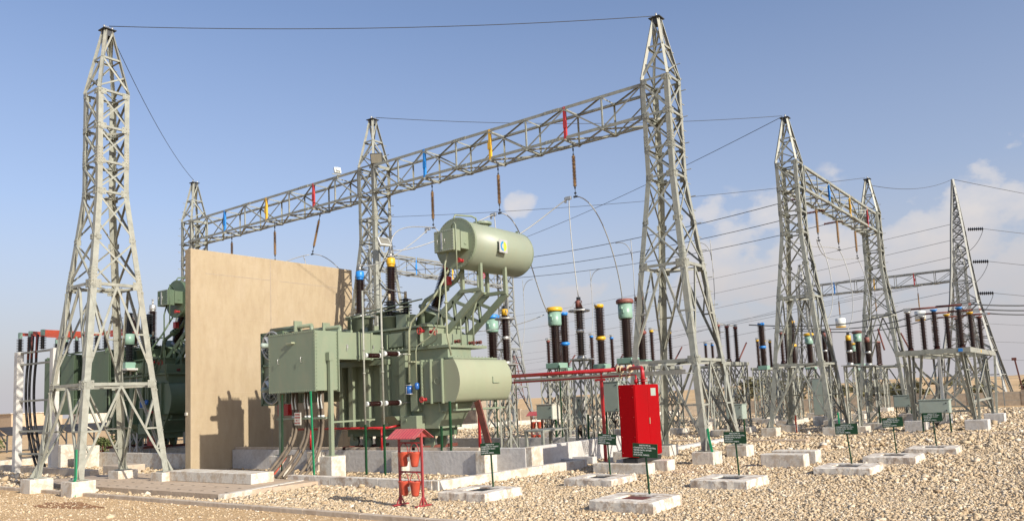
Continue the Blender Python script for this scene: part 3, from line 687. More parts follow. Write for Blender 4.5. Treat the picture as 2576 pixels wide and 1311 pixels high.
def transformer(dy, gm, full):
    lab = 'green power transformer in full view before the tan wall, raised oil tank and cable box' if full else 'dark green second transformer mostly hidden between the tan wall and the nearest tower'
    r = thing('power_transformer', lab, 'transformer', (18.7, 17.7+dy, .6), 'power transformers')
    Y = lambda y: y+dy
    # tank
    TX = 18.45; m = MB(); m.bx(17.4, TX, Y(15.75), Y(20.0), 1.22, 3.56)
    # chamfered foot under the right end
    m.add([(17.4, Y(15.75), 1.3), (TX, Y(15.75), 1.3), (TX, Y(15.3), 1.9), (17.4, Y(15.3), 1.9), (17.4, Y(15.75), 3.56), (TX, Y(15.75), 3.56), (TX, Y(15.3), 3.56), (17.4, Y(15.3), 3.56)],
          [(0, 1, 2, 3), (3, 2, 6, 7), (4, 7, 6, 5), (0, 3, 7, 4), (1, 5, 6, 2)])
    m.build('tank', gm, r, bevel=.01)
    m = MB(); m.bx(17.3, 19.1, Y(15.2), Y(20.1), 3.562, 3.60); m.bx(17.3, 19.1, Y(15.2), Y(20.1), 3.602, 3.64)
    m.bolts([(17.32+.0, Y(15.3)+i*.16, 3.64) for i in range(30)], (0, 0, 1), .018, .03)
    m.bolts([(17.4+i*.17, Y(15.23), 3.64) for i in range(10)], (0, 0, 1), .018, .03); m.build('tank_flange', gm, r)
    m = MB(); m.bx(17.5, 19.0, Y(16.1), Y(19.9), 3.64, 4.24); m.bx(17.5, 19.0, Y(15.6), Y(16.1), 3.64, 4.0); m.build('tank_bell', gm, r, bevel=.01)
    m = MB(); m.bx(17.36, 19.1, Y(16.05), Y(20.0), 4.242, 4.30)
    m.build('tank_cover', gm, r)
    for y in (16.35, 17.0, 17.75, 18.45, 19.1, 19.6):
        m = MB(); m.add([(17.5, Y(y), 3.64), (17.36, Y(y), 3.64), (17.36, Y(y), 4.1), (17.5, Y(y), 4.22), (17.5, Y(y+.02), 3.64), (17.36, Y(y+.02), 3.64), (17.36, Y(y+.02), 4.1), (17.5, Y(y+.02), 4.22)],
                                                         [(0, 1, 2, 3), (7, 6, 5, 4), (0, 4, 5, 1), (1, 5, 6, 2), (2, 6, 7, 3)])
        m.build('bell_rib', gm, r)
    for q in ((17.38, 17.5, Y(17.1), Y(17.7), 3.72, 4.14), (17.30, 17.5, Y(16.45), Y(16.9), 3.66, 4.16), (17.34, 17.5, Y(18.5), Y(19.05), 3.8, 3.83)):
        MB().bx(*q).build('bell_box', gm, r)
    for y, w in ((19.75, .16), (19.28, .2), (18.55, .2), (17.8, .3), (16.98, .28)):
        m = MB(); z1 = 3.2 if y > 17.5 else 3.5
        m.bx(17.20, 17.4, Y(y-w/2), Y(y+w/2), 1.32, z1); m.build('stiffener', gm, r, bevel=.008)
    m = MB(); m.bx(17.17, 17.4, Y(17.62), Y(20.0), 3.2, 3.36); m.build('stiffener', gm, r, bevel=.008)
    for y, z0, z1 in ((17.3, 1.95, 2.7), (17.33, 2.85, 3.4)):
        m = MB(); m.bx(17.36, 17.4, Y(y-.14), Y(y+.14), z0, z1); m.bolts([(17.36, Y(y+a), z0+.04+(z1-z0-.08)*k/6) for a in (-.12, .12) for k in range(7)], (-1, 0, 0), .013, .015); m.build('cover_plate', gm, r)
    m = MB(); m.bx(17.15, 17.4, Y(16.35), Y(16.62), 1.75, 3.2); m.build('conduit_box', gm, r, bevel=.01)
    m = MB(); m.bx(17.05, 17.4, Y(16.3), Y(16.95), 1.2, 1.62); m.box((17.03, Y(16.7), 1.5), (.02, .04, .08)); m.build('motor_box', gm, r, bevel=.01)
    # jacking lug (triangle)
    m = MB(); tri = [(17.4, Y(17.75), 1.62), (17.0, Y(17.75), 1.62), (17.4, Y(17.75), 1.25)]
    m.add(tri+[(a, b-.6, c) for a, b, c in tri], [(0, 1, 2), (5, 4, 3), (0, 3, 4, 1), (1, 4, 5, 2), (2, 5, 3, 0)]); m.build('jacking_lug', gm, r)
    # rails, wheels, base
    m = MB(); m.bx(17.6, 18.4, Y(15.9), Y(19.9), 1.0, 1.22); m.build('base_frame', 'green_dark', r)
    for x in (17.75, 18.3):
        for y in (16.4, 17.0, 19.1, 19.7):
            m = MB(); m.lathe([(.2, 0), (.2, .04), (.15, .05), (.15, .13)], (x-.08, Y(y), .82), (1, 0, 0), 16); m.box((x-.02, Y(y), .98), (.3, .12, .2)); m.build('wheel', gm, r)
    MB().bx(17.0, 18.9, Y(16.35), Y(16.48), .62, .72).build('rail', 'rust', r); MB().bx(17.0, 18.9, Y(19.35), Y(19.48), .62, .72).build('rail', 'rust', r)
    # tap changer barrel tank
    if True:
        m = MB(); n = 12; x0, x1 = 17.2, 19.65; pr = []
        for i in range(n+1):
            z = 1.97+(3.2-1.97)*i/n; pr.append((14.93-.22*(1-((i/n-.5)*2)**2), z))
        pr = [(15.3, 1.97)]+pr+[(15.3, 3.2)]
        k = len(pr); m.add([(x0, Y(a), b) for a, b in pr]+[(x1, Y(a), b) for a, b in pr], [tuple(range(k-1, -1, -1)), tuple(range(k, 2*k))])
        m.add([(x0, Y(a), b) for a, b in pr]+[(x1, Y(a), b) for a, b in pr], [(i, (i+1) % k, k+(i+1) % k, k+i) for i in range(1, k-2)]+[(0, 1, k+1, k), (k-2, k-1, 2*k-1, 2*k-2), (k-1, 0, k, 2*k-1)], False)
        bt = m.build('tap_changer_tank', 'pale_green' if full else gm, r)
        for p in bt.data.polygons:
            if abs(p.normal.y) > .8 and abs(p.normal.x) < .1: p.use_smooth = True
        m = MB(); m.bx(17.2, 18.6, Y(15.3), Y(16.12), 1.99, 3.19); m.build('tap_changer_housing', gm, r, bevel=.008)
        m = MB()
        for y in (16.14, 15.78, 15.34): m.bx(17.12, 18.9, Y(y-.02), Y(y+.02), 1.95, 3.24)
        m.bolts([(17.15, Y(16.11), 2.0+.1*i) for i in range(13)], (0, -1, 0), .013, .02); m.build('housing_flange', gm, r)
        m = MB(); m.bx(17.25, 19.3, Y(14.98), Y(15.32), 3.215, 3.26); m.bx(17.25, 19.3, Y(15.3), Y(15.9), 3.2, 3.25); m.bolts([(17.35+.16*i, Y(15.02), 3.26) for i in range(12)], (0, 0, 1), .015, .03); m.build('barrel_lid', gm, r)
        m = MB(); m.bar((18.7, Y(14.7), 2.5), (19.0, Y(14.7), 2.5), .02, .03); m.bar((18.7, Y(14.7), 2.5), (18.7, Y(14.7), 2.68), .02, .03); m.build('lug_plate', gm, r)
        m = MB(); m.tube([(17.15, Y(15.55)+.09*math.cos(t), 2.6+.09*math.sin(t)) for t in [i*math.pi/7 for i in range(14)]], .008, 6, True); m.build('ring_handle', gm, r)
        m = MB()
        for x in (17.4, 19.2): m.cyl((x, Y(15.05), 1.75), (x, Y(15.05), 1.97), .035, 10)
        for x in (17.3,): m.cyl((x, Y(15.6), 1.72), (x, Y(15.6), 1.99), .03, 10)
        m.bx(17.3, 19.6, Y(14.98), Y(15.1), 1.72, 1.77); m.bx(17.3, 19.6, Y(15.5), Y(15.6), 1.7, 1.75); m.build('drain_stub', gm, r)
        valve(r, (17.1, Y(15.95), 2.08), .08)
    # conservator
    cx, cy, cz, cr = 17.57, Y(15.0), 6.6, .71
    m = MB(); prof = [(cr, .04), (cr, 2.95)]+[(cr*math.cos(t), 2.95+.26*math.sin(t)) for t in [i*math.pi/16 for i in range(1, 8)]]
    m.lathe(prof, (cx, cy, cz), (1, 0, 0), 48, True); cons = m.build('conservator', 'cons' if full else gm, r)
    m = MB(); m.lathe([(cr+.055, -.02), (cr+.055, .02)], (cx, cy, cz), (1, 0, 0), 48, False); m.lathe([(cr+.05, .025), (cr+.05, .06)], (cx, cy, cz), (1, 0, 0), 48, False)
    m.bolts([(cx-.02, cy+(cr+.025)*math.cos(t), cz+(cr+.025)*math.sin(t)) for t in [i*math.pi/22 for i in range(44)]], (-1, 0, 0), .013, .016); m.build('end_plate', gm, cons)
    m = MB(); m.lathe([(cr+.008, 2.93), (cr+.008, 2.96)], (cx, cy, cz), (1, 0, 0), 48, True)
    m.build('weld_band', gm, cons)
    m = MB(); m.bx(16.92, 17.22, Y(14.53), Y(15.27), 6.27, 6.89); m.build('gauge_box', gm, cons, bevel=.008)
    m = MB(); m.bolts(rivets(16.92, 0, Y(14.56), Y(15.24), 6.30, 6.86, .075), (-1, 0, 0), .012, .014); m.bx(16.90, 16.925, Y(14.94), Y(15.0), 6.33, 6.82)
    for y in (15.1, 14.82): m.tube([(16.92, Y(y), 6.5), (16.87, Y(y), 6.5), (16.87, Y(y), 6.62), (16.92, Y(y), 6.62)], .008, 5)
    m.build('gauge', 'alu', cons)
    m = MB(); m.bx(17.22, 17.56, Y(14.5), Y(15.05), 6.35, 6.85); m.box((17.4, Y(14.49), 6.5), (.1, .02, .05)); m.build('junction_box', gm, cons, bevel=.008)
    m = MB(); m.lathe([(.2, 0), (.2, .1), (.3, .1), (.3, .13), (.3, .135), (.3, .165)], (18.85, cy, cz+cr-.06), (0, 0, 1), 20, False); m.bolts([(18.85+.26*math.cos(t), cy+.26*math.sin(t), cz+cr+.105) for t in [i*math.pi/7 for i in range(14)]], (0, 0, 1), .014, .02); m.build('manhole', gm, cons)
    m = MB(); m.tube([(17.6, cy+.1, cz+cr+.02), (17.7, cy+.1, cz+cr+.18), (18.4, cy+.05, cz+cr+.25), (18.55, cy, cz+cr+.2), (18.6, cy, cz+cr+.02)], .028, 8)
    m.build('breather_pipe', gm, cons)
    m = MB(); m.tube([(17.5, Y(15.1), 7.0), (17.3, Y(14.9), 7.08), (17.05, Y(14.6), 7.08), (17.0, Y(14.5), 7.0), (17.0, Y(14.5), 5.5)], .02, 8); m.build('gauge_pipe', gm, cons)
    m = MB()
    for x in (17.75, 18.5): m.bx(x, x+.02, cy-.05, cy+.05, cz+cr-.01, cz+cr+.09)
    m.bx(20.3, 20.32, cy-.3, cy-.2, cz+.62, cz+.72); m.build('lifting_lug', gm, cons)
    # logo plate
    th = math.asin(.02/.71)
    if full:
        py = cy-cr-.1
        m = MB(); m.bx(18.63, 19.03, py, py+.02, 6.36, 6.76); lp = m.build('logo_plate', 'plate_grey', cons, bevel=.01)
        m = MB(); m.bx(18.66, 18.7, py+.02, cy-.6, 6.4, 6.45); m.bx(18.96, 19.0, py+.02, cy-.6, 6.68, 6.72); m.build('plate_bracket', gm, cons)
        def arc(a0, a1, r0, r1, mat):
            q = MB(); n = 14; vs = []
            for i in range(n+1):
                t = a0+(a1-a0)*i/n
                for rr in (r0, r1): vs.append((18.83+rr*math.cos(t), py-.003, 6.56+rr*math.sin(t)))
            q.add(vs, [(2*i, 2*i+1, 2*i+3, 2*i+2) for i in range(n)]); q.build('logo_mark', mat, lp)
        arc(R(95), R(265), .09, .15, M_LOGOB); arc(R(-85), R(85), .02, .15, M_LOGOG)
    # support frames
    for x in (18.2, 19.4):
        m = MB(); a = .1
        nearleg, farleg = 14.62, 15.33
        m.bar((x, Y(nearleg), 5.22), (x, Y(nearleg), 6.16), a, a); m.bar((x, Y(farleg), 5.3), (x, Y(farleg), 6.05), a, a)
        m.bar((x, Y(14.56), 5.26), (x, Y(15.4), 5.26), .14, a)
        lo0, lo1 = V((x, Y(14.58), 5.22)), V((x, Y(16.62), 3.66)); up0, up1 = V((x, Y(15.35), 5.26)), V((x, Y(16.75), 4.3))
        up1b = V((x, Y(17.15), 4.02))
        m.bar(lo0, lo1, a, .19); m.bar(up0, up1, a, .17)
        pts = [lo0.lerp(lo1, .28), up0.lerp(up1, .25), lo0.lerp(lo1, .52), up0.lerp(up1, .62), lo0.lerp(lo1, .8), up0.lerp(up1, .98)]
        for p, q in zip(pts, pts[1:]): m.bar(p, q, a*.7, .10)
        m.build('conservator_bracket', 'green', r) if full else m.build('conservator_bracket', gm, r)
    m = MB(); m.bar((18.2, Y(15.36), 5.3), (19.4, Y(15.36), 5.3), .06); m.bar((18.2, Y(16.1), 4.0), (19.4, Y(16.1), 4.0), .07); m.build('cross_tie', gm, r)
    # turrets & bushings
    for y, cap, tp in ((20.4, 'blue', (18.7, Y(20.36), 6.6)), (18.88, 'yellow', (18.7, Y(18.84), 6.85))):
        m = MB(); m.lathe([(.43, 0), (.43, .66), (.52, .66), (.52, .70)], (18.7, Y(y), 4.28), (0, 0, 1), 28, True); m.bolts([(18.7+.485*math.cos(t), Y(y)+.485*math.sin(t), 4.98) for t in [i*math.pi/12 for i in range(24)]], (0, 0, 1), .016, .03); m.build('turret', gm, r)
        hv_bushing(r, (18.7, Y(y), 5.0), tp, cap if full else 'alu', .165)
    m = MB(); ax = V((0, -.52, 1)).normalized(); m.lathe([(.45, -.25), (.45, .62), (.53, .62), (.53, .67)], (18.7, Y(17.25), 4.3), ax, 28, True); m.build('turret', gm, r)
    hv_bushing(r, V((18.7, Y(17.25), 4.3))+ax*.68, (18.7, Y(16.25), 6.42), 'red', .165)
    m = MB(); m.bx(18.3, 19.1, Y(19.9), Y(20.8), 3.9, 4.28); m.build('turret_base', gm, r)
    for y, mat in ((18.24, 0), (17.53, 1)):
        m = MB(); (m.lathe([(.3, 0), (.3, .42), (.36, .42), (.36, .46)], (18, Y(y), 4.3), (0, 0, 1), 20, True) if mat == 0 else m.bx(17.78, 18.22, Y(y-.22), Y(y+.22), 4.3, 4.76)); m.build('turret', gm, r)
        m = MB(); sheds(m, (18, Y(y), 4.78), (0, 0, 1), .5, .08, .2, 6, 14); m.lathe([(.2, 0), (.1, .08)], (18, Y(y), 4.72), (0, 0, 1), 14); o = m.build('neutral_bushing', 'porcelain_black', r)
        m = MB(); m.lathe([(.045, 0), (.045, .22)], (18, Y(y), 5.28), (0, 0, 1), 8); m.build('terminal', 'brass', o)
    # oil pipes with relay
    m = MB(); m.tube([(18.2, Y(17.0), 4.3), (18.2, Y(17.0), 5.0), (18.2, Y(16.85), 5.15), (18.2, Y(16.0), 5.45), (18.2, Y(15.6), 5.62), (18.2, Y(15.3), 5.9)], .07, 12)
    m.lathe([(.13, 0), (.13, .24)], (18.2, Y(16.35), 5.33), (0, -.95, .33), 12); m.lathe([(.12, 0), (.12, .04)], (18.2, Y(16.0), 5.45), (0, -.95, .33), 12); m.build('main_oil_pipe', gm, r)
    m = MB(); m.tube([(17.75, Y(19.8), 4.9), (17.75, Y(18.6), 5.0), (17.8, Y(17.4), 5.1), (18.1, Y(16.9), 5.2)], .025, 8); m.tube([(17.7, Y(20.0), 4.8), (17.7, Y(17.0), 4.98)], .02, 8)
    m.tube([(17.75, Y(19.8), 4.9), (17.75, Y(19.8), 4.3)], .02, 8); m.tube([(17.8, Y(17.2), 5.1), (17.8, Y(17.2), 4.3)], .02, 8); m.build('gas_pipe', gm, r)
    m = MB(); m.box((18.0, Y(15.75), 5.62), (.16, .2, .26)); m.build('relay', 'red', r, bevel=.01)
    # breathers
    m = MB(); m.tube([(17.6, Y(15.3), 5.9), (17.3, Y(15.55), 5.2), (17.1, Y(15.9), 4.7), (17.02, Y(16.2), 4.5), (17.0, Y(16.36), 4.35), (17.0, Y(16.45), 4.1), (17.0, Y(16.5), 2.6)], .035, 10)
    m.lathe([(.06, 0), (.06, .04)], (17.0, Y(16.48), 3.4), (0, 0, 1), 10); m.bx(16.95, 17.4, Y(16.35), Y(16.5), 3.18, 3.22); bp = m.build('breather_pipe', 'pale_green' if full else gm, r)
    m = MB(); m.tube([(17.3, Y(15.4), 5.4), (17.15, Y(15.45), 4.2), (17.1, Y(15.7), 3.9), (17.0, Y(16.15), 3.65), (17.0, Y(16.2), 3.5), (17.0, Y(16.2), 2.58)], .018, 8); m.build('breather_pipe', 'pale_green' if full else gm, r)
    m = MB(); m.tube([(17.1, Y(14.9), 6.3), (17.05, Y(15.0), 5.9), (17.1, Y(15.05), 3.9), (17.2, Y(15.0), 3.3)], .028, 8); m.lathe([(.06, 0), (.06, .05)], (17.07, Y(15.03), 4.8), (0, 0, 1), 10); m.build('breather_pipe', 'pale_green' if full else gm, r)
    m = MB(); m.lathe([(.11, 0), (.11, .24)], (17.0, Y(16.51), 2.27), (0, 0, 1), 10); b_ = m.build('breather', 'silica', r)
    m = MB(); m.lathe([(.14, 0), (.14, .02)], (17.0, Y(16.51), 2.51), (0, 0, 1), 10); m.lathe([(.14, 0), (.14, .02)], (17.0, Y(16.51), 2.25), (0, 0, 1), 10)
    for a in range(4): m.bar((17+.12*math.cos(a*1.57), Y(16.51)+.12*math.sin(a*1.57), 2.25), (17+.12*math.cos(a*1.57), Y(16.51)+.12*math.sin(a*1.57), 2.53), .012)
    m.build('guard', 'alu', b_)
    m = MB(); m.lathe([(.035, -.05), (.07, 0), (.07, .13), (.03, .16)], (17.0, Y(16.2), 2.42), (0, 0, 1), 12); m.build('breather', 'silica', r)
    valve(r, (17.28, Y(16.12), 4.1), .1); valve(r, (17.28, Y(15.86), 4.05), .1, (0, -1, 0)); valve(r, (18.7, Y(15.1), 5.75), .09, (0, -1, 0)); valve(r, (17.56, Y(14.75), 6.05), .06)
    m = MB(); m.tube([(17.3, Y(16.2), 4.15), (17.2, Y(16.2), 4.3), (17.2, Y(15.7), 4.3), (17.2, Y(15.55), 4.1), (17.2, Y(15.55), 3.8), (17.25, Y(15.8), 3.7), (17.25, Y(16.1), 3.62)], .018, 8); m.build('small_pipe', gm, r)
    for x, y, z in ((17.9, 15.45, 3.75), (18.5, 15.4, 3.72), (18.9, 15.45, 3.75)): valve(r, (x, Y(y), z), .05, (0, -1, 0), 'rust')
    m = MB(); m.tube([(18.6, Y(15.3), 3.64), (18.6, Y(15.3), 4.6), (18.6, Y(15.05), 5.2), (18.6, Y(15.05), 5.9)], .03, 8); m.tube([(17.9, Y(15.2), 3.64), (17.9, Y(15.2), 4.4)], .02, 8); m.build('small_pipe', gm, r)
    # radiators with fans
    rm = 'green' if full else 'green_dark'
    for k, (x, y0, y1) in enumerate([(q, 20.75, 21.9) for q in (15.85, 17.0, 18.15, 19.3)] if full else [(17.2, 19.7, 21.9), (18.3, 19.7, 21.9), (17.2, 22.9, 24.2), (17.2, 24.3, 25.9), (18.3, 22.9, 25.9)]):
        m = MB(); zt_ = 4.4 if full else 4.85
        for i in range(13): xx = x-.0+i*.062; m.bx(xx, xx+.018, Y(y0), Y(y1), 2.15, zt_)
        m.bx(x-.02, x+.82, Y(y0)+.25, Y(y0)+.33, zt_-.1, zt_+.04); m.bx(x-.02, x+.82, Y(y1)-.33, Y(y1)-.25, zt_-.1, zt_+.04)
        if not full: m.bx(x-.03, x+.8, Y(y0), Y(y0)+.02, 3.5, 3.53); m.bx(x-.03, x+.8, Y(y0), Y(y0)+.02, 2.8, 2.83)
        m.build('radiator', rm, r)
        if not full and y0 > 22: continue
        m = MB(); m.cyl((x+.35, Y(19.9), 4.56), (x+.35, Y(21.95), 4.56), .065, 10); m.bx(x+.2, x+.5, Y(20.55), Y(20.6), 4.35, 4.75) ; m.bx(x+.28, x+.42, Y(20.7), Y(21.4), 4.44, 4.5); m.cyl((x+.35, Y(19.9), 4.3), (x+.35, Y(19.9), 4.56), .065, 10); m.build('header_pipe', gm, r)
    if full:
        for z in (4.0, 2.6):
            m = MB(); c = V((15.74, Y(21.35), z))
            for rr in (.18, .3, .42): m.tube([c+V((-.05, rr*math.cos(t), rr*math.sin(t))) for t in [i*math.pi/12 for i in range(24)]], .007, 5, True)
            for i in range(8):
                t = i*math.pi/4; m.bar(c+V((-.06, .05*math.cos(t), .05*math.sin(t))), c+V((-.05, .44*math.cos(t), .44*math.sin(t))), .010)
            m.tube([c+V((.02, .45*math.cos(t), .45*math.sin(t))) for t in [i*math.pi/12 for i in range(24)]], .03, 6, True); fn = m.build('fan', 'alu', r); m = MB(); m.lathe([(.44, 0), (.44, .03)], c+V((.07, 0, 0)), (1, 0, 0), 24, True); m.build('shroud', 'shroud', fn)
            m = MB()
            for i in range(5):
                t = i*2*math.pi/5; u = V((0, math.cos(t), math.sin(t))); w = V((.1, -math.sin(t)*.12, math.cos(t)*.12))
                m.add([c+u*.07-w*.4, c+u*.07+w*.4, c+u*.33+w, c+u*.33-w], [(0, 1, 2, 3)])
            m.build('fan_blade', 'alu', fn)
            m = MB(); m.lathe([(.085, 0), (.085, .28), (.04, .33)], c+V((-.05, 0, 0)), (-1, 0, 0), 14, True); m.build('fan_motor', 'grey_box', fn)
        m = MB(); m.bx(15.78, 15.83, Y(20.8), Y(21.9), 4.36, 4.44); m.bx(15.78, 15.83, Y(20.8), Y(21.9), 3.35, 3.42); m.bx(15.78, 15.83, Y(21.85), Y(21.95), 2.1, 4.44); m.bx(15.78, 15.83, Y(20.8), Y(21.9), 2.1, 2.16); m.build('fan_frame', 'green_dark', r)
    return r
def plainmat(n, c):
    return paint(n, c, .4, 0, .03, 3)
M_LOGOB = plainmat('logo_blue', (.02, .25, .55)); M_LOGOG = plainmat('logo_green', (.50, .65, .04))
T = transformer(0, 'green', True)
transformer(15.0, 'green_dark', False)

# cable box and its ducts belong to the near transformer
m = MB(); m.bx(14.76, 15.6, 18.0, 20.1, 2.46, 4.18); m.build('cable_box', 'green', T, bevel=.006)
cb = MB(); cb.bx(14.74, 14.758, 17.98, 20.12, 2.44, 4.20); cb.bx(15.57, 15.6, 17.94, 20.1, 2.42, 4.24)
cb.bolts(rivets(14.74, 0, 18.02, 20.08, 2.48, 4.16, .087), (-1, 0, 0), .012, .016)
cb.bolts([(14.8, 17.99, 2.5+.1*i) for i in range(17)]+[(15.55, 17.99, 2.5+.1*i) for i in range(17)], (0, -1, 0), .012, .02); cb.build('cable_box_cover', 'green', T)
m = MB()
for y, z in ((19.6, 3.3), (18.55, 3.3)): MB().tube([(14.74, y, z), (14.68, y, z), (14.68, y, z+.14), (14.74, y, z+.14)], .01, 6).build('handle', 'alu', T)
m = MB(); m.bar((14.70, 19.22, 3.88), (14.70, 18.9, 3.88), .03, .05); m.bar((14.74, 18.9, 3.88), (14.62, 18.9, 3.88), .05, .05); m.build('lifting_lug', 'pale_green', T)
MB().bx(15.62, 16.95, 18.0, 19.2, 3.36, 4.17).build('duct', 'green', T, bevel=.006); MB().bx(16.97, 17.45, 18.05, 19.15, 3.40, 4.14).build('duct', 'green', T, bevel=.006)
m = MB(); m.bx(16.38, 16.42, 17.96, 19.24, 3.32, 4.2); m.bx(16.9, 16.98, 17.97, 19.23, 3.33, 4.19); m.bx(15.7, 15.78, 18.1, 18.3, 4.17, 4.25); m.bx(16.2, 16.28, 18.1, 18.3, 4.17, 4.25); m.build('duct_flange', 'green', T)
for x in (15.95, 16.98):
    m = MB(); m.box((x, 17.985, 3.75), (.06, .03, .1)); m.bar((x, 17.96, 3.72), (x-.04, 17.96, 3.62), .015); m.build('latch', 'alu', T)
for x, y, t in ((15.22, 17.9, 3.55), (15.2, 20.15, 2.46)):
    m = MB(); m.bar((x, y, .6), (x, y, t), .11, .11); m.box((x, y, .61), (.26, .26, .02)); m.box((x, y, t-.12), (.18, .14, .24)); m.build('pillar', 'green', T)
m = MB(); m.bar((15.2, 17.9, 1.68), (15.2, 20.15, 1.68), .06, .06); m.bar((15.05, 17.9, 1.68), (15.05, 20.15, 1.68), .05, .05); m.bar((15.2, 17.9, 1.55), (16.9, 17.9, 1.55), .05); m.build('cable_tray', 'green', T)
m = MB(); m.bx(14.9, 14.905+.02, 18.86, 19.14, 1.5, 1.86); sp = m.build('warning_sign', 'cream', T)
text_obj('lettering', [('POWER', .07, 'CENTER', .22), ('TRANSFORMER', .055, 'CENTER', .25), ('No. 1', .06, 'CENTER', .2), ('50/63 MVA', .055, 'CENTER', .25)], 1, 'letter_red', sp, [(14.897, 19.0, 1.78), (14.897, 19.0, 1.7), (14.897, 19.0, 1.62), (14.897, 19.0, 1.54)], (0, -1, 0), (0, 0, 1))
# power cables
starts = [(15.15, 19.5), (15.15, 19.35), (15.15, 18.92), (15.15, 18.78), (15.15, 18.32), (15.15, 18.18)]
ends = [(13.95, 19.35), (14.0, 19.2), (13.95, 18.7), (14.05, 18.55), (14.35, 18.35), (14.45, 18.2)]
names = ['rearmost', 'second from the rear', 'third from the rear', 'third from the front', 'second from the front', 'foremost']
for (a, b), (c, d), nm in zip(starts, ends, names):
    m = MB(); m.tube([(a, b, 2.5), (a, b, 1.7)]+bez((a, b, 1.6), (a, b, .9), (c+.5, d, .5), (c, d, .06), 12), .045, 8)
    o = solo('power_cable', m, 'cable', f'dusty black power cable dropping from the cable box, {nm} of the bundle', 'cable', (c, d, 0), 'power cables below the cable box')
    m = MB(); m.tube([(a-.03, b, 2.45), (a-.04, b+.02, 2.2), (a-.03, b-.01, 1.95)], [.012, .02, .03], 6); m.build('earth_tail', 'letter', o, off=(c, d, 0))
    m = MB(); m.lathe([(.055, 0), (.055, .06)], (a, b, 1.7), (0, 0, 1), 10); m.build('cable_clamp', 'letter' if random.random() < .7 else 'yellow', o, off=(c, d, 0))
# low fire pipe round the pit
r = thing('fire_pipe', 'low red pipe on short posts running along the foot of the green transformer', 'pipe', (16.75, 19, 0))
m = MB(); m.cyl((16.75, 21.6, 1.3), (16.75, 17.2, 1.3), .035, 10); m.cyl((16.75, 17.2, 1.3), (17.4, 17.2, 1.36), .03, 10); m.build('pipe', 'pipe_red', r)
for y in (21.0, 17.7):
    m = MB(); m.cyl((16.98, y, .62), (16.98, y, 1.28), .03, 8); m.bar((16.98, y, 1.28), (16.75, y, 1.28), .05); m.box((16.98, y, .72), (.1, .1, .02)); m.build('post', 'pipe_red', r)
m = MB(); m.box((15.7, 20.6, 1.95), (.2, .5, .35)); m.bar((15.7, 20.9, 1.95), (15.7, 20.0, 1.9), .07); solo('valve_box', m, 'pipe_red', 'small bright red box hanging under the radiators behind the cable box', 'valve box', (15.7, 20.6, 1.95))
m = MB(); m.bar((14.6, 19.75, .12), (14.9, 19.55, .62), .06, .1); solo('marker_plate', m, 'orange', 'orange flat marker leaning between the cables and the rear pedestal', 'marker', (14.7, 19.7, .1))

# neutral earthing poles with horizontal insulators
for (y, lab, tx) in ((17.66, 'left of the two slim vertical poles before the transformer, green below', 'l'), (16.88, 'right of the two slim vertical poles before the transformer, green below', 'r')):
    r = thing('earthing_pole', lab, 'earthing pole', (16.3, y, 0), 'slim earthing poles before the transformer')
    m = MB(); m.cyl((16.3, y, 1.42), (16.3, y, 5.4), .03, 10); m.lathe([(.045, 0), (.045, .05)], (16.3, y, 3.6), (0, 0, 1), 10); m.lathe([(.045, 0), (.045, .05)], (16.3, y, 2.9), (0, 0, 1), 10); m.build('pole', 'steel', r)
    m = MB(); m.bar((16.3, y, -.05), (16.3, y, 1.42), .05, .05); m.build('painted_foot', 'dgreen', r)
    for z in (2.02, 3.46):
        m = MB(); sheds(m, (16.42, y-.02, z), (1, -.03, 0), .46, .04, .075, 9, 12); o = m.build('insulator', 'porcelain', r)
        m = MB(); m.lathe([(.075, 0), (.075, .08)], (16.35, y, z), (1, 0, 0), 12); m.lathe([(.08, 0), (.08, .05), (.05, .08)], (16.88, y-.03, z), (1, 0, 0), 12); m.build('fitting', 'letter', o)
        m = MB(); m.bar((16.95, y-.03, z), (17.4, y-.03, z), .04); m.build('arm', 'alu', r)
    m = MB(); t = V((18.0, 18.24 if tx == 'l' else 17.53, 5.5)); m.bar((16.3, y, 5.4), (t.x, t.y, 5.44 if tx == 'r' else 5.38), .07, .012); m.bar((t.x, t.y, 5.44), (t.x, t.y, 5.3), .04); m.build('strap', 'alu', r)

# ------------------------------------------------------------------ insulator strings and droppers
def string(label, x, y, zt=10.38, top=9.95, bot=8.9, zc=8.56, tilt=(0, 0), mat='rod', n=22, r=.068):
    g_ = thing('insulator_string', label, 'insulator', (x, y, zt), 'hanging brown insulators')
    a, b = V((x, y, zt)), V((x+tilt[0], y+tilt[1], zc)); L = a-b
    P = lambda z: a.lerp(b, (zt-z)/(zt-zc))
    m = MB(); sheds(m, P(bot), (a-b), (P(top)-P(bot)).length, r*.55, r, n, 12); m.build('rod', mat, g_)
    m = MB(); m.cyl(P(top), P(zt), .012, 6); m.lathe([(.03, 0), (.03, .07)], P(top), a-b, 8); m.lathe([(.03, 0), (.03, .07)], P(bot)-(a-b).normalized()*.07, a-b, 8); m.cyl(P(zc), P(bot), .012, 6)
    m.box(P(zc), (.05, .14, .06)); m.box(P(zc+.12), (.04, .07, .05)); m.box(P((zt+top)/2), (.05, .03, .09)); m.build('link', 'dark_wire', g_)
    m = MB(); m.bar(P(zt)+V((-.45, 0, .0)), P(zt)+V((.45, 0, .0)), .06, .05); m.build('hanger', 'steel', g_)
    return P(zc)
c6 = string('brown insulator hanging nearest the tall tower behind the red cabinet', 22.1, 13.58)
c5 = string('brown insulator hanging below the yellow plate of the near long beam', 22.1, 16.76)
c4 = string('brown insulator hanging directly above the left end of the raised oil tank', 22.1, 19.95)
c3 = string('brown insulator hanging tilted over the top of the tan wall', 22.1, 26.4, tilt=(0, .62))
c2 = string('dark brown insulator hanging half hidden behind the tan wall under the yellow plate', 22.1, 29.6)
c1 = string('brown insulator hanging behind the tan wall close to its left end', 22.1, 32.9)
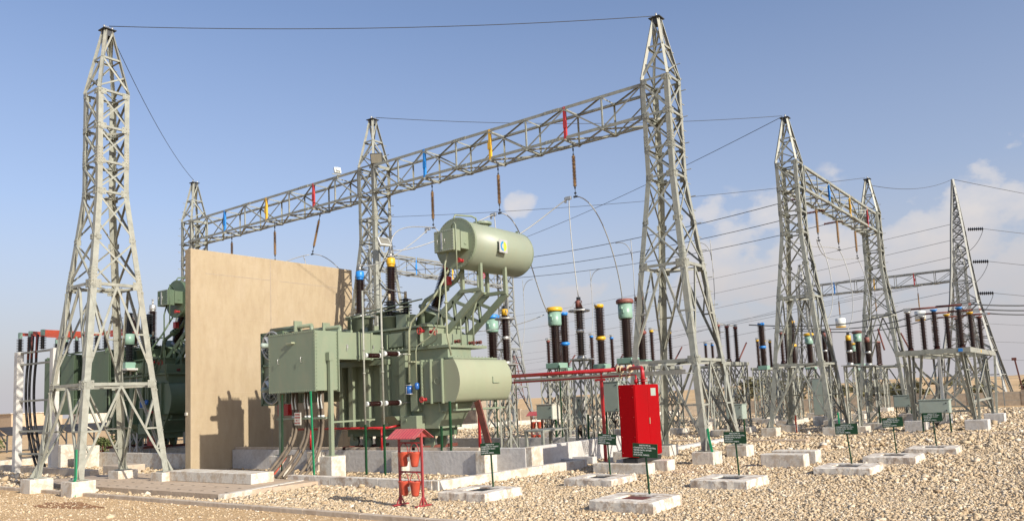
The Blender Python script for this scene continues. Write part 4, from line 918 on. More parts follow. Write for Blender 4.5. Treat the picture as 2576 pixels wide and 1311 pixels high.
d1 = string('brown insulator hanging nearest the left tower of the short right beam', 36.25, 9.75, 10.4, 9.8, 8.75, 8.4)
d2 = string('brown insulator hanging in the middle of the short right beam', 39.65, 9.75, 10.4, 9.8, 8.75, 8.4)
d3 = string('brown insulator hanging nearest the far tower of the short right beam', 43.1, 9.75, 10.4, 9.8, 8.75, 8.4)
for y, l in ((12.85, 'tiny insulator hanging below the red plate of the farthest beam'), (16.4, 'tiny insulator hanging below the yellow plate of the farthest beam'), (19.6, 'tiny insulator hanging below the blue plate of the farthest beam')):
    string(l, 77.9, y, 10.4, 9.7, 8.5, 8.25)
def wire(label, pts, r=.018, mat='wire', cat='wire', group=None, n=6):
    m = MB(); m.tube(pts, r, n); p = V(pts[0])
    return solo('overhead_wire' if cat == 'wire' else 'jumper_cable', m, mat, label, cat, p, group)
J = 'pale jumper cables'
def jumper(label, p0, p1, p2, p3, r=.018, mat='wire'):
    return wire(label, bez(p0, p1, p2, p3), r, mat, 'jumper', J)
def clamp(p, label):
    m = MB(); m.box(p, (.09, .2, .1)); m.box(V(p)+V((0, .12, -.05)), (.06, .06, .18)); solo('cable_clamp', m, 'alu', label, 'clamp', p, 'clamps where jumpers meet')
# red phase
jumper('long pale jumper sweeping from the nearest insulator down to the leaning bushing', c6+V((0, .25, 0)), (22, 14.6, 8.3), (20.4, 15.4, 6.5), (18.75, 16.2, 6.6))
jumper('pale jumper dropping straight onto the ringed arrester left of the tall tower', c6+V((0, .25, 0)), (22.1, 13.9, 8.0), (21.95, 13.7, 6.5), (21.9, 13.55, 5.2))
jumper('pale jumper arching right down to the red capped current transformer', c6, (22.6, 12.9, 8.6), (24.2, 13.2, 6.2), (24.95, 13.6, 5.15))
clamp(c6+V((0, .28, 0)), 'metal clamp joining three jumpers beside the nearest insulator')
# yellow
jumper('pale jumper from the middle insulator passing behind the oil tank to the yellow bushing', c5+V((0, .25, 0)), (21.5, 17.4, 8.3), (19.5, 18.2, 7.0), (18.72, 18.8, 7.1))
jumper('pale jumper dropping from the middle insulator to the yellow topped arrester', c5+V((0, .25, 0)), (22.1, 17.0, 8.2), (21.9, 16.7, 6.5), (21.75, 16.5, 5.2))
jumper('dark jumper curving from the middle insulator to the yellow capped current transformer', c5, (22.6, 16.1, 8.6), (23.6, 16.5, 6.0), (24.8, 16.7, 5.1), .02)
clamp(c5+V((0, .28, 0)), 'metal clamp joining jumpers above the raised oil tank')
# blue
jumper('pale jumper looping from the left insulator down to the blue capped bushing', c4+V((0, .25, 0)), (21.2, 20.6, 7.6), (19.4, 20.8, 6.6), (18.7, 20.4, 6.9))
jumper('pale jumper arching over the yellow capped bushing behind the tank', (18.7, 18.84, 7.1), (18.7, 18.9, 8.2), (20, 18.6, 8.0), c4+V((0, -.1, 0)))
jumper('pale jumper from the left insulator down behind the raised oil tank', c4, (22.4, 19.5, 8.4), (22.6, 19.6, 6), (24.7, 19.7, 5.1))
clamp(c4+V((0, .28, 0)), 'metal clamp joining jumpers at the left end of the oil tank')
jumper('pale jumper arching above the tan wall to the left', c3+V((0, .2, 0)), (21.6, 27.8, 8.5), (20.6, 28.4, 7.8), (19.4, 29.0, 7.2))
jumper('pale jumper arching above the tan wall to the right', c3, (22.3, 26.3, 8.5), (22.9, 26.0, 7.9), (23.6, 26.0, 6.8))
jumper('short pale jumper dropping behind the tan wall', c3+V((0, .6, 0)), (22.1, 27.4, 8.2), (22, 27.3, 7.8), (22, 27.3, 7.0))
jumper('pale jumper linking yellow capped transformer leftward behind the oil tank', (24.8, 16.9, 5.1), (24.2, 18, 4.6), (23, 19.4, 4.4), (21.8, 20.2, 4.7), .016)
# right bay
for (a, lab, e) in ((d1, 'left', (33.6, 9.0, 4.6)), (d2, 'middle', (35.0, 8.56, 4.25)), (d3, 'right', (37.6, 8.42, 4.25))):
    jumper(f'pale jumper hanging in a long curve from the {lab} insulator of the short beam', a, a+V((.6, -.3, -.9)), (a.x-.6, 9.0, 5.2), e, .018)
jumper('dark slack jumper looping between left and middle strings of the short beam', d1+V((-.3, 0, 0)), (37, 9.9, 7.6), (38.2, 9.9, 7.7), d3, .018)
jumper('dark slack jumper leaving the middle string of the short beam leftward', d2, (38.8, 9.9, 8.6), (37.2, 10.3, 8.1), (35.2, 10.8, 8.5), .018)
# strung bus between the short beam and the background beam
for x, z, lab in ((36.3, 10.2, 'left'), (39.7, 10.2, 'middle'), (43.1, 10.2, 'right')):
    wire(f'dark {lab} overhead conductor strung from the short beam to the background beam', sag((x, 11.2, z+.2), (x, 35.2, z+.2), .55), .017, 'dark_wire', group='overhead conductors behind the tall tower')
    m = MB(); sheds(m, (x, 10.3, z+.25), (0, 1, -.02), .95, .03, .07, 14, 10); solo('insulator_string', m, 'rust', f'dark tension insulator holding the {lab} overhead conductor at the short beam', 'insulator', (x, 10.3, z))
for x, y, lab in ((43.1, 31.0, 'left'), (43.1, 25.7, 'middle'), (36.3, 19.1, 'right'), (39.7, 16.2, 'nearest')):
    jumper(f'thin pale dropper hanging from the {lab} point of the overhead conductors', (x, y, 9.9), (x, y-.05, 8), (x+.1, y-.1, 6.5), (x-.6, y, 4.9), .02)
    jumper(f'short hooked pale tap wire at the {lab} dropper', (x, y+.9 if y < 24 else y-.9, 9.85), (x, y+(.3 if y < 24 else -.3), 9.9), (x, y, 9.5), (x+.02, y, 8.8), .02)
# earth wires
EW = 'thin overhead earth wires'
wire('thin earth wire across the top of the picture between the two nearest towers', sag((11.4, 23.2, 13.72), (22.05, 10.3, 13.72), .22), .011, 'dark_wire', group=EW)
wire('thin earth wire descending from the nearest tower to the tower behind the tan wall', sag((11.5, 23.4, 13.72), (22.2, 36.3, 13.72), .45), .011, 'dark_wire', group=EW)
wire('thin earth wire from the middle tower passing behind the tall tower', sag((22.3, 23.1, 13.72), (34.2, 10.3, 13.72), .3), .011, 'dark_wire', group=EW)
wire('thin earth wire rising from the oil tank direction to the right hand tower', sag((48.2, 36.3, 13.72), (34.3, 10.3, 13.72), .3), .013, 'dark_wire', group=EW)
wire('thin earth wire from the hidden background tower to the far tower of the short beam', sag((34.3, 36.4, 13.72), (48.2, 10.1, 13.72), .35), .013, 'dark_wire', group=EW)
wire('thin earth wire from the short beam tower up to the tall transmission tower', sag((48.2, 10, 13.3), (73.5, 8.75, 18.4), .5), .016, 'dark_wire', group=EW)
wire('thin earth wire leaving the tall transmission tower to the right', sag((73.5, 8.75, 18.4), (150, -16, 22.5), .6), .02, 'dark_wire', group=EW)
FARW = [((73.4, 9.0, 14.69), (170.9, 154, 24.3)), ((73.4, 9.0, 13.38), (170.8, 154.1, 20.3)), ((73.4, 9.0, 12.0), (170.7, 154.2, 16.6)), ((73.4, 9.1, 10.2), (170.6, 154.3, 11.7)), ((73.4, 9.1, 9.2), (170.5, 154.4, 8.8)), ((77.9, 12.9, 10.4), (170, 156, 14.0)), ((77.9, 16.4, 10.4), (170, 158, 10.0)), ((77.9, 19.9, 10.4), (169, 160, 6.0))]
for i, (a, b) in enumerate(FARW):
    nm = ('first', 'second', 'third', 'fourth', 'fifth', 'sixth', 'seventh', 'lowest')[i]
    wire(f'{nm} from the top of the long far conductors sweeping left behind the switchyard', sag(a, b, 1.6), .017 if i < 5 else .013, 'dark_wire', group='long background conductors')
for yy, nm in ((19.6, 'left'), (12.85, 'right')):
    r = thing('wave_trap', f'pale grey drum hanging under the {nm} insulator of the farthest beam', 'line trap', (77.9, yy, 6.3), 'grey drums under the farthest beam')
    m = MB(); m.lathe([(.40, 0), (.45, .03), (.45, .75), (.35, .8)], (77.9, yy, 7.35), (0, 0, 1), 20, True); m.build('drum', 'letter', r)
    m = MB(); m.lathe([(.3, 0), (.46, .02), (.46, .07), (.3, .09)], (77.9, yy, 7.27), (0, 0, 1), 20, True); m.build('band', 'yellow', r)
    m = MB(); m.cyl((77.9, yy, 8.15), (77.9, yy, 8.3), .04, 6); m.build('hook', 'alu', r)
for i, (z, z2) in enumerate(((14.1, 17.0), (11.4, 12.8), (8.8, 8.9))):
    nm = ('top', 'middle', 'bottom')[i]
    a = V((73.6, 8.25-.12*i, z)); 
    m = MB(); sheds(m, a+V((.05, -.2, 0)), (.5, -1.1, -.05), 1.15, .05, .15, 8, 10); solo('insulator_string', m, 'porcelain_black', f'{nm} horizontal insulator string on the right side of the transmission tower', 'insulator', a, 'tension insulators on the transmission tower')
    e = a+V((.05, -.2, 0))+V((.5, -1.1, -.05)).normalized()*1.15
    wire(f'{nm} conductor leaving the transmission tower toward the right edge', sag(e, (150, -26-2*i, z2), .8), .018, 'dark_wire', group='conductors leaving to the right')
    jumper(f'thin slack loop below the {nm} insulator string of the transmission tower', e, e+V((-.3, .3, -1.2)), a+V((0, 0, -2.2)), a+V((-.6, .6, -2.0)), .02, 'dark_wire')
for i, (z0, z1) in enumerate(((5.05, 5.6), (4.9, 5.0), (4.75, 4.4))):
    nm = ('upper', 'middle', 'lower')[i]
    x = (42.2, 42.3, 42.2)[i]; y = (4.4, 4.45, 4.4)[i]
for i in range(3):
    wire(f'{("top", "second", "third")[i]} faint line wire low in the sky at the right edge', sag((74, 9, 6.6-1.5*i), (150, -25, 6.4-1.6*i), .5), .012, 'dark_wire', group='faint far wires')

# ------------------------------------------------------------------ switchyard apparatus
def column(root, x, y, z0, z1, w, w2=None, mat='steel', a=.06, panels=4, foot=True, fs=.42, fz=.26, name='stand'):
    w2 = w2 or w; m = MB()
    hwz = lambda z: w+(w2-w)*(z-z0)/(z1-z0)
    P = lambda sx, sy, z: V((x+sx*hwz(z), y+sy*hwz(z), z))
    for sx in (-1, 1):
        for sy in (-1, 1): m.ang(P(sx, sy, z0), P(sx, sy, z1), a, .01, (sx, sy, 0))
    zs = [z0+(z1-z0)*i/panels for i in range(panels+1)]
    for nx, ny in ((0, -1), (0, 1), (-1, 0), (1, 0)):
        n = V((nx, ny, 0)); cn = (lambda s, z: P(s, ny, z)) if nx == 0 else (lambda s, z: P(nx, s, z))
        for i, (p, q) in enumerate(zip(zs, zs[1:])):
            s = 1 if i % 2 else -1
            m.ang(cn(-s, p), cn(s, q), a*.75, .008, n); m.ang(cn(s, p)-n*.01, cn(-s, q)-n*.01, a*.75, .008, n) if panels < 4 else None
        m.ang(cn(-1, z1), cn(1, z1), a, .01, n)
    m.build(name, mat, root)
    if foot: MB().bx(x-fs, x+fs, y-fs, y+fs, -.1, fz).build('footing', 'white_conc', root, bevel=.012)
CTG = 'current transformers in the switchyard'
def current_transformer(label, x, y, cap, s=1., zb=3.25, group=CTG, foot=True):
    r = thing('current_transformer', label, 'current transformer', (x, y, 0), group)
    column(r, x, y, .26, zb-.2, .25, panels=5, foot=foot)
    MB().bx(x-.3, x+.3, y-.3, y+.3, zb-.2, zb).build('base_tank', 'mint', r, bevel=.015)
    m = MB(); sheds(m, (x, y, zb), (0, 0, 1), 1.4*s, .15, .235, 22, 16); m.build('porcelain', 'porcelain', r)
    z = zb+1.4*s
    m = MB(); m.lathe([(.23, 0), (.255, .05), (.255, .55)], (x, y, z), (0, 0, 1), 24, True); m.box((x-.3, y, z+.38), (.1, .09, .09)); m.box((x+.3, y, z+.38), (.1, .09, .09)); m.box((x-.27, y-.05, z+.25), (.05, .07, .1)); m.build('head_tank', 'mint', r)
    m = MB(); m.lathe([(.30, 0), (.315, .02), (.315, .12), (.26, .16), (.1, .18)], (x, y, z+.55), (0, 0, 1), 24, True); m.build('cap', cap, r)
    m = MB(); m.bar((x-.3, y-.3, .0), (x-.3, y-.3, zb-.1), .05, .02); m.build('earth_strip', 'dgreen', r)
    return r
SAG = 'surge arresters with metal rings'
def arrester(label, x, y, cap, zb=3.25, ring=True, s=1., group=SAG, foot=True, body='porcelain'):
    r = thing('surge_arrester', label, 'surge arrester', (x, y, 0), group)
    column(r, x, y, .26, zb-.12, .22, panels=5, foot=foot, fs=.5)
    m = MB(); m.bx(x-.3, x+.3, y-.3, y+.3, zb-.11, zb-.07); m.lathe([(.16, 0), (.12, .1)], (x, y, zb-.07), (0, 0, 1), 12); m.build('base_plate', 'alu', r)
    h = .72*s
    for k, z in enumerate((zb+.04, zb+.04+h+.12)):
        m = MB(); sheds(m, (x, y, z), (0, 0, 1), h, .1, .175, 13, 14); m.build('porcelain', body, r)
    m = MB(); m.lathe([(.12, 0), (.14, .02), (.14, .1), (.12, .12)], (x, y, zb+.04+h), (0, 0, 1), 12); m.build('joint', 'alu', r)
    zt = zb+.16+2*h
    if ring:
        m = MB(); m.tube([(x+.33*math.cos(t), y+.33*math.sin(t), zt-.12) for t in [i*math.pi/12 for i in range(24)]], .03, 8, True)
        for t in (0, 2.1, 4.2): m.bar((x+.32*math.cos(t), y+.32*math.sin(t), zt-.1), (x+.1*math.cos(t), y+.1*math.sin(t), zt+.2), .02)
        m.build('ring', 'alu', r)
    m = MB(); m.lathe([(.11, 0), (.11, .2), (.08, .22)], (x, y, zt), (0, 0, 1), 12); m.build('cap', cap, r)
    m = MB(); m.box((x, y, zt+.27), (.1, .1, .12)); m.build('terminal', 'dark_wire', r)
    return r
BRG = 'circuit breaker poles'
def breaker_pole(label, x, y, cap, group=BRG):
    r = thing('breaker_pole', label, 'circuit breaker', (x, y, 0), group)
    column(r, x, y, .26, 3.0, .24, panels=5)
    MB().bx(x-.26, x+.26, y-.26, y+.26, 3.0, 3.22).build('base_box', 'mint', r, bevel=.01)
    m = MB(); sheds(m, (x, y, 3.22), (0, 0, 1), .95, .13, .21, 15, 14); m.build('porcelain', 'porcelain', r)
    m = MB(); m.lathe([(.13, 0), (.2, .04), (.2, .12), (.15, .17)], (x, y, 4.17), (0, 0, 1), 14); m.box((x+.25, y, 4.28), (.2, .08, .08)); m.build('joint', cap, r)
    m = MB(); sheds(m, (x, y, 4.34), (0, 0, 1), 1.15, .14, .22, 18, 14); m.build('porcelain', 'porcelain', r)
    m = MB(); m.lathe([(.17, 0), (.2, .1), (.17, .14)], (x, y, 5.49), (0, 0, 1), 14); m.build('cap', cap, r)
    m = MB(); m.box((x-.2, y, 5.6), (.24, .08, .05)); m.build('terminal', 'alu', r)
    return r
ISG = 'isolator switches on lattice stands'
def isolator(label, x, y, cap, n=3, dx=1.05, zb=3.3, h=1.45, group=ISG, arm=True):
    r = thing('isolator', label, 'isolator', (x, y, 0), group)
    L = (n-1)*dx
    column(r, x-.1, y, .26, zb-.25, .3, panels=3, fs=.45); column(r, x+L+.1, y, .26, zb-.25, .3, panels=3, fs=.45)
    m = MB(); m.bx(x-.5, x+L+.5, y-.35, y-.25, zb-.25, zb-.1); m.bx(x-.5, x+L+.5, y+.25, y+.35, zb-.25, zb-.1); m.bx(x-.4, x-.3, y-.25, y+.25, zb-.24, zb-.12); m.bx(x+L+.3, x+L+.4, y-.25, y+.25, zb-.24, zb-.12)
    m.ang((x, y-.3, zb-.3), (x+L, y-.3, 1.2), .06, .01, (0, -1, 0)); m.ang((x+L, y-.3, zb-.3), (x, y-.3, 1.2), .06, .01, (0, -1, 0)); m.build('base_frame', 'steel', r)
    for i in range(n):
        xx = x+i*dx
        m = MB(); m.lathe([(.15, 0), (.1, .12)], (xx, y, zb-.1), (0, 0, 1), 12); sheds(m, (xx, y, zb), (0, 0, 1), h, .065, .125, 18, 12); p = m.build('post_insulator', 'porcelain', r)
        m = MB(); m.lathe([(.09, 0), (.11, .08), (.06, .1)], (xx, y, zb+h), (0, 0, 1), 12); m.build('cap', cap, p)
    m = MB()
    m.bar((x-.2, y, zb+h+.14), (x+dx*.9, y, zb+h+.13), .06, .06)
    if n > 2: m.bar((x+1.1*dx, y, zb+h+.14), (x+L+.2, y, zb+h+.12), .06, .06)
    m.box((x, y, zb+h+.16), (.22, .14, .1)); m.box((x+L, y, zb+h+.15), (.22, .14, .1)); m.build('contact', 'alu', r)
    if arm: m = MB(); m.cyl((x+L+.1, y, zb-.05), (x+L+1.3, y, zb+.85), .035, 8); m.build('blade', 'rust', r)
    return r
PH = ((19.75, 'blue'), (16.6, 'yellow'), (13.55, 'red'))
current_transformer('green headed current transformer with blue cap just right of the oil tank brackets', 24.95, 19.55, 'blue')
current_transformer('green headed current transformer with yellow cap above the cream box', 25.0, 16.57, 'yellow')
current_transformer('green headed current transformer with faded red cap beside the tall tower', 25.1, 13.6, 'dull_red')
arrester('ringed arrester with yellow top rising behind the barrel shaped tank', 21.72, 16.45, 'yellow')
arrester('ringed arrester with dark red top between two yellow capped units', 21.9, 13.55, 'dull_red')
arrester('ringed arrester with blue top hidden behind the transformer', 21.9, 20.6, 'blue')
breaker_pole('two stage breaker pole with blue cap and blue waist band', 29.0, 18.75, 'blue')
breaker_pole('two stage breaker pole with yellow cap and yellow waist band', 27.8, 16.25, 'yellow')
breaker_pole('two stage breaker pole with red waist seen through the legs of the tall tower', 26.9, 13.95, 'dull_red')
isolator('isolator with two blue topped posts behind the yellow capped breaker pole', 33.0, 19.8, 'blue', 2, 1.95)
isolator('isolator with two orange topped posts seen through the tall tower', 33.1, 16.65, 'yellow', 2, 1.9)
isolator('three post isolator with slanting rusty blade right of the tall tower', 33.5, 13.6, 'dull_red', 3, 1.03)
isolator('far isolator with blue topped posts low between the tower legs', 46.6, 19.8, 'blue', 2, 1.05, 3.6, 1.15)
isolator('far isolator with orange topped posts left of the right hand tower', 46.8, 16.6, 'yellow', 3, 1.1)
isolator('far isolator with red topped posts half hidden by the right hand tower', 42.0, 13.6, 'dull_red', 2, .7, arm=False)
breaker_pole('far breaker pole with blue cap beside the orange topped isolator', 44.2, 15.4, 'blue')
breaker_pole('far breaker pole with yellow cap inside the legs of the right hand tower', 44.8, 13.9, 'yellow')
current_transformer('small far current transformer with yellow cap inside the right hand tower', 52.5, 15.25, 'yellow')
current_transformer('small far current transformer with red cap beside the right hand posts', 54.0, 12.65, 'dull_red')
current_transformer('tiny far current transformer with yellow cap beside the red capped one', 70.0, 16.75, 'yellow')
arrester('slim far arrester inside the legs of the right hand tower, left one', 43.5, 11.85, 'rust', 3.0, False, .95, 'slim far arresters')
arrester('slim far arrester inside the legs of the right hand tower, right one', 41.3, 11.0, 'rust', 3.0, False, 1., 'slim far arresters')
arrester('slim arrester with orange top standing clear between the two right towers', 35.0, 8.56, 'yellow', 2.85, False, .55, 'slim arresters between the right towers')
arrester('slim arrester with dark top beside the far right tower leg', 37.6, 8.42, 'dull_red', 2.85, False, .55, 'slim arresters between the right towers')
isolator('far isolator with three thin dark posts behind the far right tower', 59.9, 12.8, 'dull_red', 3, .42, arm=False, h=1.5)
isolator('far isolator behind the middle tower seen low beneath the oil tank', 33.4, 22.6, 'dull_red', 2, 1.2)

# right hand platform isolator
def platform():
    r = thing('isolator_platform', 'large isolator platform at right with nine tall brown posts and three tubes on top', 'isolator', (39, 5.4, 0))
    X0, X1, Y0, Y1, z = 34.9, 43.4, 4.2, 6.75, 3.22
    m = MB()
    for y in (Y0, 5.15, 5.75, Y1): m.bx(X0, X1, y-.06, y+.06, z-.2, z)
    for x in (X0+.06, 36.0, 39.1, 42.3, X1-.06): m.bx(x-.06, x+.06, Y0+.06, Y1-.06, z-.19, z-.012)
    m.build('deck_frame', 'steel', r)
    for x in (35.6, 42.6):
        for y in (4.45, 6.3):
            s = 1 if y > 5 else -1; t = -1 if x < 39 else 1
            m = MB(); b = V((x-t*.5, y+s*.15, .4))
            for o in (-.28, .28): m.ang(b+V((o*.3, 0, 0)), V((x+o*1.6, y, z-.2)), .1, .012, (0, -1, 0)); m.ang(b+V((0, o*.3, 0)), V((x, y+o*1.2, z-.2)), .09, .012, (-1, 0, 0))
            for k in (.25, .5, .75):
                c = b.lerp(V((x, y, z-.2)), k); w = .1+.45*k; m.bar(c-V((w, 0, 0)), c+V((w, 0, 0)), .05)
            m.build('leg', 'steel', r)
            MB().bx(b.x-.42, b.x+.42, b.y-.4, b.y+.4, -.1, .4).build('footing', 'pit_conc', r, bevel=.015)
    m = MB()
    for x in (35.2, 36.2): pass
    for y in (4.4, 6.35):
        m.ang((36.0, y, .6), (42.2, y, 2.9), .08, .012, (0, -1, 0)); m.ang((42.2, y, .6), (36.0, y, 2.9), .08, .012, (0, -1, 0)); m.bar((36, y, 1.1), (42.2, y, 1.1), .08)
    for x in (36.1, 42.1): m.ang((x, 4.4, .6), (x, 6.4, 2.7), .08, .012, (-1, 0, 0)); m.ang((x, 6.4, .6), (x, 4.4, 2.7), .08, .012, (-1, 0, 0)); m.bar((x, 4.4, .75), (x, 6.4, .75), .08)
    m.build('bracing', 'steel', r)
    for (x, cap) in ((36.1, 'blue'), (39.3, 'yellow'), (42.4, 'dull_red')):
        for k, y in enumerate((6.42, 5.45, 4.55)):
            m = MB(); m.lathe([(.2, 0), (.2, .03), (.12, .04), (.1, .13)], (x, y, z), (0, 0, 1), 12); sheds(m, (x, y, z+.12), (0, 0, 1), 1.42, .075, .15, 22, 14); p = m.build('post_insulator', 'porcelain', r)
            m = MB(); m.lathe([(.07, 0), (.14, .07), (.14, .1)], (x, y, z+1.54), (0, 0, 1), 12); m.build('cap', 'alu' if k == 0 else cap, p)
        MB().cyl((x, 6.55, z+1.73), (x, 5.3, z+1.72), .04, 8).build('contact_tube', 'rust', r); MB().cyl((x, 5.35, z+1.74), (x, 4.1, z+1.72), .045, 8).build('contact_tube', 'rust', r)
        MB().box((x, 6.42, z+1.72), (.12, .28, .12)).build('contact', 'alu', r); MB().box((x, 4.3, z+1.72), (.1, .22, .1)).build('contact', 'alu', r)
    MB().cyl((35.0, 7.2, z+.1), (35.6, 7.5, z+1.0), .035, 8).build('earth_blade', 'rust', r); MB().cyl((38.2, 6.8, z+.05), (38.0, 7.1, z+.9), .035, 8).build('earth_blade', 'rust', r)
    MB().bx(X0-.012, X0, 4.4, 4.55, z-.16, z-.04).build('number_plate', 'blue', r)
    MB().bx(38.0, 38.15, Y0-.072, Y0-.061, z-.16, z-.04).build('number_plate', 'yellow', r)
    MB().bx(34.86, 35.0, 5.2, 5.3, .4, 2.9).build('drive_rod', 'alu', r)
platform()
for i, x in enumerate((36.1, 39.3, 42.4)):
    nm = ('left', 'middle', 'right')[i]
    jumper(f'dark slack cable leaving the {nm} tube of the platform isolator to the right edge', (x, 4.1, 4.94), (x+3, 1.5, 4.6), (x+10, -3, 5.2), (x+16, -8, 7.0), .03, 'dark_wire')
    jumper(f'dark slack cable entering the {nm} tube of the platform isolator from the left', (x, 6.55, 4.95), (x, 8.2, 4.5), (x-.5, 9.5, 4.4), (x-1.5, 12.6, 4.8), .025, 'dark_wire')

# marshalling boxes
def mbox(label, x, y, z0, z1, w, d, mat, legs=True, name='marshalling_box', door=True):
    r = thing(name, label, 'control box', (x, y, 0))
    MB().bx(x-d/2, x+d/2, y-w/2, y+w/2, z0, z1).build('cabinet', mat, r, bevel=.01)
    if door:
        m = MB(); m.bx(x-d/2-.012, x-d/2-.001, y-w/2+.03, y+w/2-.03, z0+.03, z1-.05); dd = m.build('door', 'grey_box' if mat == 'cream' else mat, r)
        for zz in (z0+.1, z1-.12): MB().box((x-d/2-.02, y-w/2+.1, zz), (.02, .04, .04)).build('lock', 'black', dd)
    m = MB(); m.bx(x-d/2-.03, x+d/2+.03, y-w/2-.03, y+w/2+.03, z1+.001, z1+.025); m.build('rain_hood', mat, r)
    if legs:
        for yy in (y-w/2+.05, y+w/2-.05):
            m = MB(); m.bar((x, yy, -.05), (x, yy, z0), .05, .05); m.build('leg', 'dgreen', r)
    m = MB()
    for k in range(6):
        a = y-w*.3+w*.12*k; m.tube(bez((x, a, z0), (x-.1, a, z0-.3), (x+.05, y, z0-.3), (x+.05, y, z0-.6), 8), .014, 5)
    m.build('control_cable', 'black', r)
    return r
mbox('cream coloured control box on dark green legs below the yellow capped transformer', 24.7, 16.85, 1.17, 1.72, .72, .5, 'cream')
mbox('tall grey green kiosk on a stand left of the red cabinet', 26.2, 14.9, 1.35, 2.45, .8, .6, 'grey_box')
mbox('narrow pale box fixed behind the ringed arrester stand', 23.8, 14.9, 1.0, 1.95, .35, .3, 'cream')
mbox('grey green box on dark legs in front of the isolator platform', 34.3, 5.45, .75, 1.25, 1.05, .5, 'grey_box')
mbox('grey box low behind the far right tower', 45, 8.6, .7, 1.3, .8, .5, 'grey_box')
mbox('small grey box under the three post isolator', 32.4, 12.6, .75, 1.35, .7, .5, 'grey_box')
mbox('pale tall kiosk seen through the right hand tower legs', 47.5, 13.4, .3, 2.4, .7, .6, 'cream', False)
# loose white blocks
solo('concrete_block', MB().bx(20.3, 20.75, 6.25, 7.35, -.05, .31), 'white_conc', 'left of the two loose white blocks lying on the gravel', 'concrete block', (20.5, 6.8, 0), 'loose white concrete blocks', .02)
solo('concrete_block', MB().bx(21.3, 21.8, 6.25, 7.4, -.05, .32), 'white_conc', 'right of the two loose white blocks lying on the gravel', 'concrete block', (21.5, 6.8, 0), 'loose white concrete blocks', .02)
for i, (x, y, a, b, h, lab) in enumerate([(36.9, 16.0, .5, .6, .45, 'white block beyond the right foot of the tall tower, taller one'), (38.6, 15.2, .5, .5, .4, 'white block behind the taller block beyond the tall tower'), (28.5, 15.6, .35, .6, .3, 'pale block behind the red cabinet left side'),
      (41.5, 11.8, .6, .6, .45, 'grey block with green strip inside the right hand tower'), (31.2, 16.5, .6, .6, .3, 'white block seen between cabinet and tower leg'), (43.5, 8.2, .5, .7, .4, 'pale block behind the signboards at right')]):
    solo('concrete_block', MB().bx(x-a/2, x+a/2, y-b/2, y+b/2, -.05, h), 'white_conc', lab, 'concrete block', (x, y, 0), bevel=.015)
for i, x in enumerate((24.4, 26.6, 29.6, 33.5, 38.5, 44, 51)):
    y0 = (-3, -3, -3, -3, -3, -3, -3)[i]
    nm = ('nearest', 'second', 'third', 'fourth', 'fifth', 'sixth', 'farthest')[i]
    if i in (2, 3, 4, 5, 6): solo('trench_edge', MB().bx(x, x+.5, y0+(4 if i > 2 else 12), 30, -.06, .02 if i != 2 else .05), 'cover_conc', f'low concrete cable trench strip crossing the gravel, {nm} line', 'trench edge', (x, 10, 0), 'trench strips across the gravel')
for q, lb in (((21.0, 30.0, 12.0, 12.25, -.06, .12), 'long grey trench edging behind the red cabinet'), ((20.2, 20.45, 12.3, 15.5, -.06, .2), 'short grey trench edging just behind the end of the pit wall'), ((21.2, 21.45, 13.0, 19, -.06, .16), 'grey trench edging under the ringed arrester stands')):
    solo('trench_edge', MB().bx(*q), 'pit_conc', lb, 'trench edge', (q[0], q[2], 0))

# ------------------------------------------------------------------ red cabinet
rc = thing('fire_cabinet', 'tall glossy red fire fighting cabinet with double doors and pipes entering its top', 'cabinet', (18.8, 10.1, 0))
CX0, CX1, CY0, CY1, CZ0, CZ1 = 18.07, 19.42, 9.67, 10.13, .39, 2.22
MB().bx(CX0, CX1, CY0, CY1, CZ0, CZ1).build('cabinet_body', 'cab_red', rc, bevel=.012)
for a, b in ((CX0+.02, (CX0+CX1)/2+.02), ((CX0+CX1)/2+.026, CX1-.02)):
    d = MB().bx(a, b, CY0-.018, CY0-.002, CZ0+.03, CZ1-.02).build('door', 'cab_red', rc, bevel=.005)
MB().bx(CX0+.7, CX0+.715, CY0-.045, CY0-.02, 1.2, 1.36).build('handle', 'brass', rc)
MB().bx(CX1-.48, CX1-.2, CY0-.022, CY0-.0185, CZ1-.3, CZ1-.1).build('vent_plate', 'grey_box', rc)
m = MB(); m.bx(CX0+.02, CX1-.02, CY0+.02, CY0+.08, .25, .358); m.bx(CX0+.02, CX1-.02, CY1-.08, CY1-.02, .25, .358); m.bx(CX0+.02, CX0+.08, CY0+.09, CY1-.09, .25, .357); m.build('base_frame', 'black', rc)
m = MB(); m.bolts([(CX0, CY0+.05, z) for z in (.5, .9, 1.4, 1.9, 2.15)]+[(CX0, CY1-.05, z) for z in (.5, .9, 1.4, 1.9, 2.15)], (-1, 0, 0), .012, .01); m.build('rivet', 'red', rc)
solo('concrete_pedestal', MB().bx(17.9, 18.35, 9.35, 10.9, -.1, .245), 'white_conc', 'white plinth under the left side of the red cabinet', 'pedestal', (18.1, 10, 0), bevel=.015)
solo('concrete_pedestal', MB().bx(18.95, 19.4, 9.3, 10.8, -.1, .245), 'white_conc', 'white plinth under the right side of the red cabinet', 'pedestal', (19.2, 10, 0), bevel=.015)
fp = thing('fire_pipe', 'pair of overhead red pipes running into the top of the red cabinet', 'pipe', (19.0, 11.1, 0))
m = MB(); zz = 2.68
m.tube([(19.7, 15.6, zz), (19.7, 10.9, zz)], .055, 14)
m.tube([(19.7, 10.9, zz), (19.62, 10.7, zz), (19.3, 10.2, zz), (19.1, 9.97, zz-.01), (19.0, 9.9, zz-.05), (18.98, 9.88, zz-.12), (18.98, 9.87, 2.22)], .055, 14); m.build('main_pipe', 'pipe_red', fp)
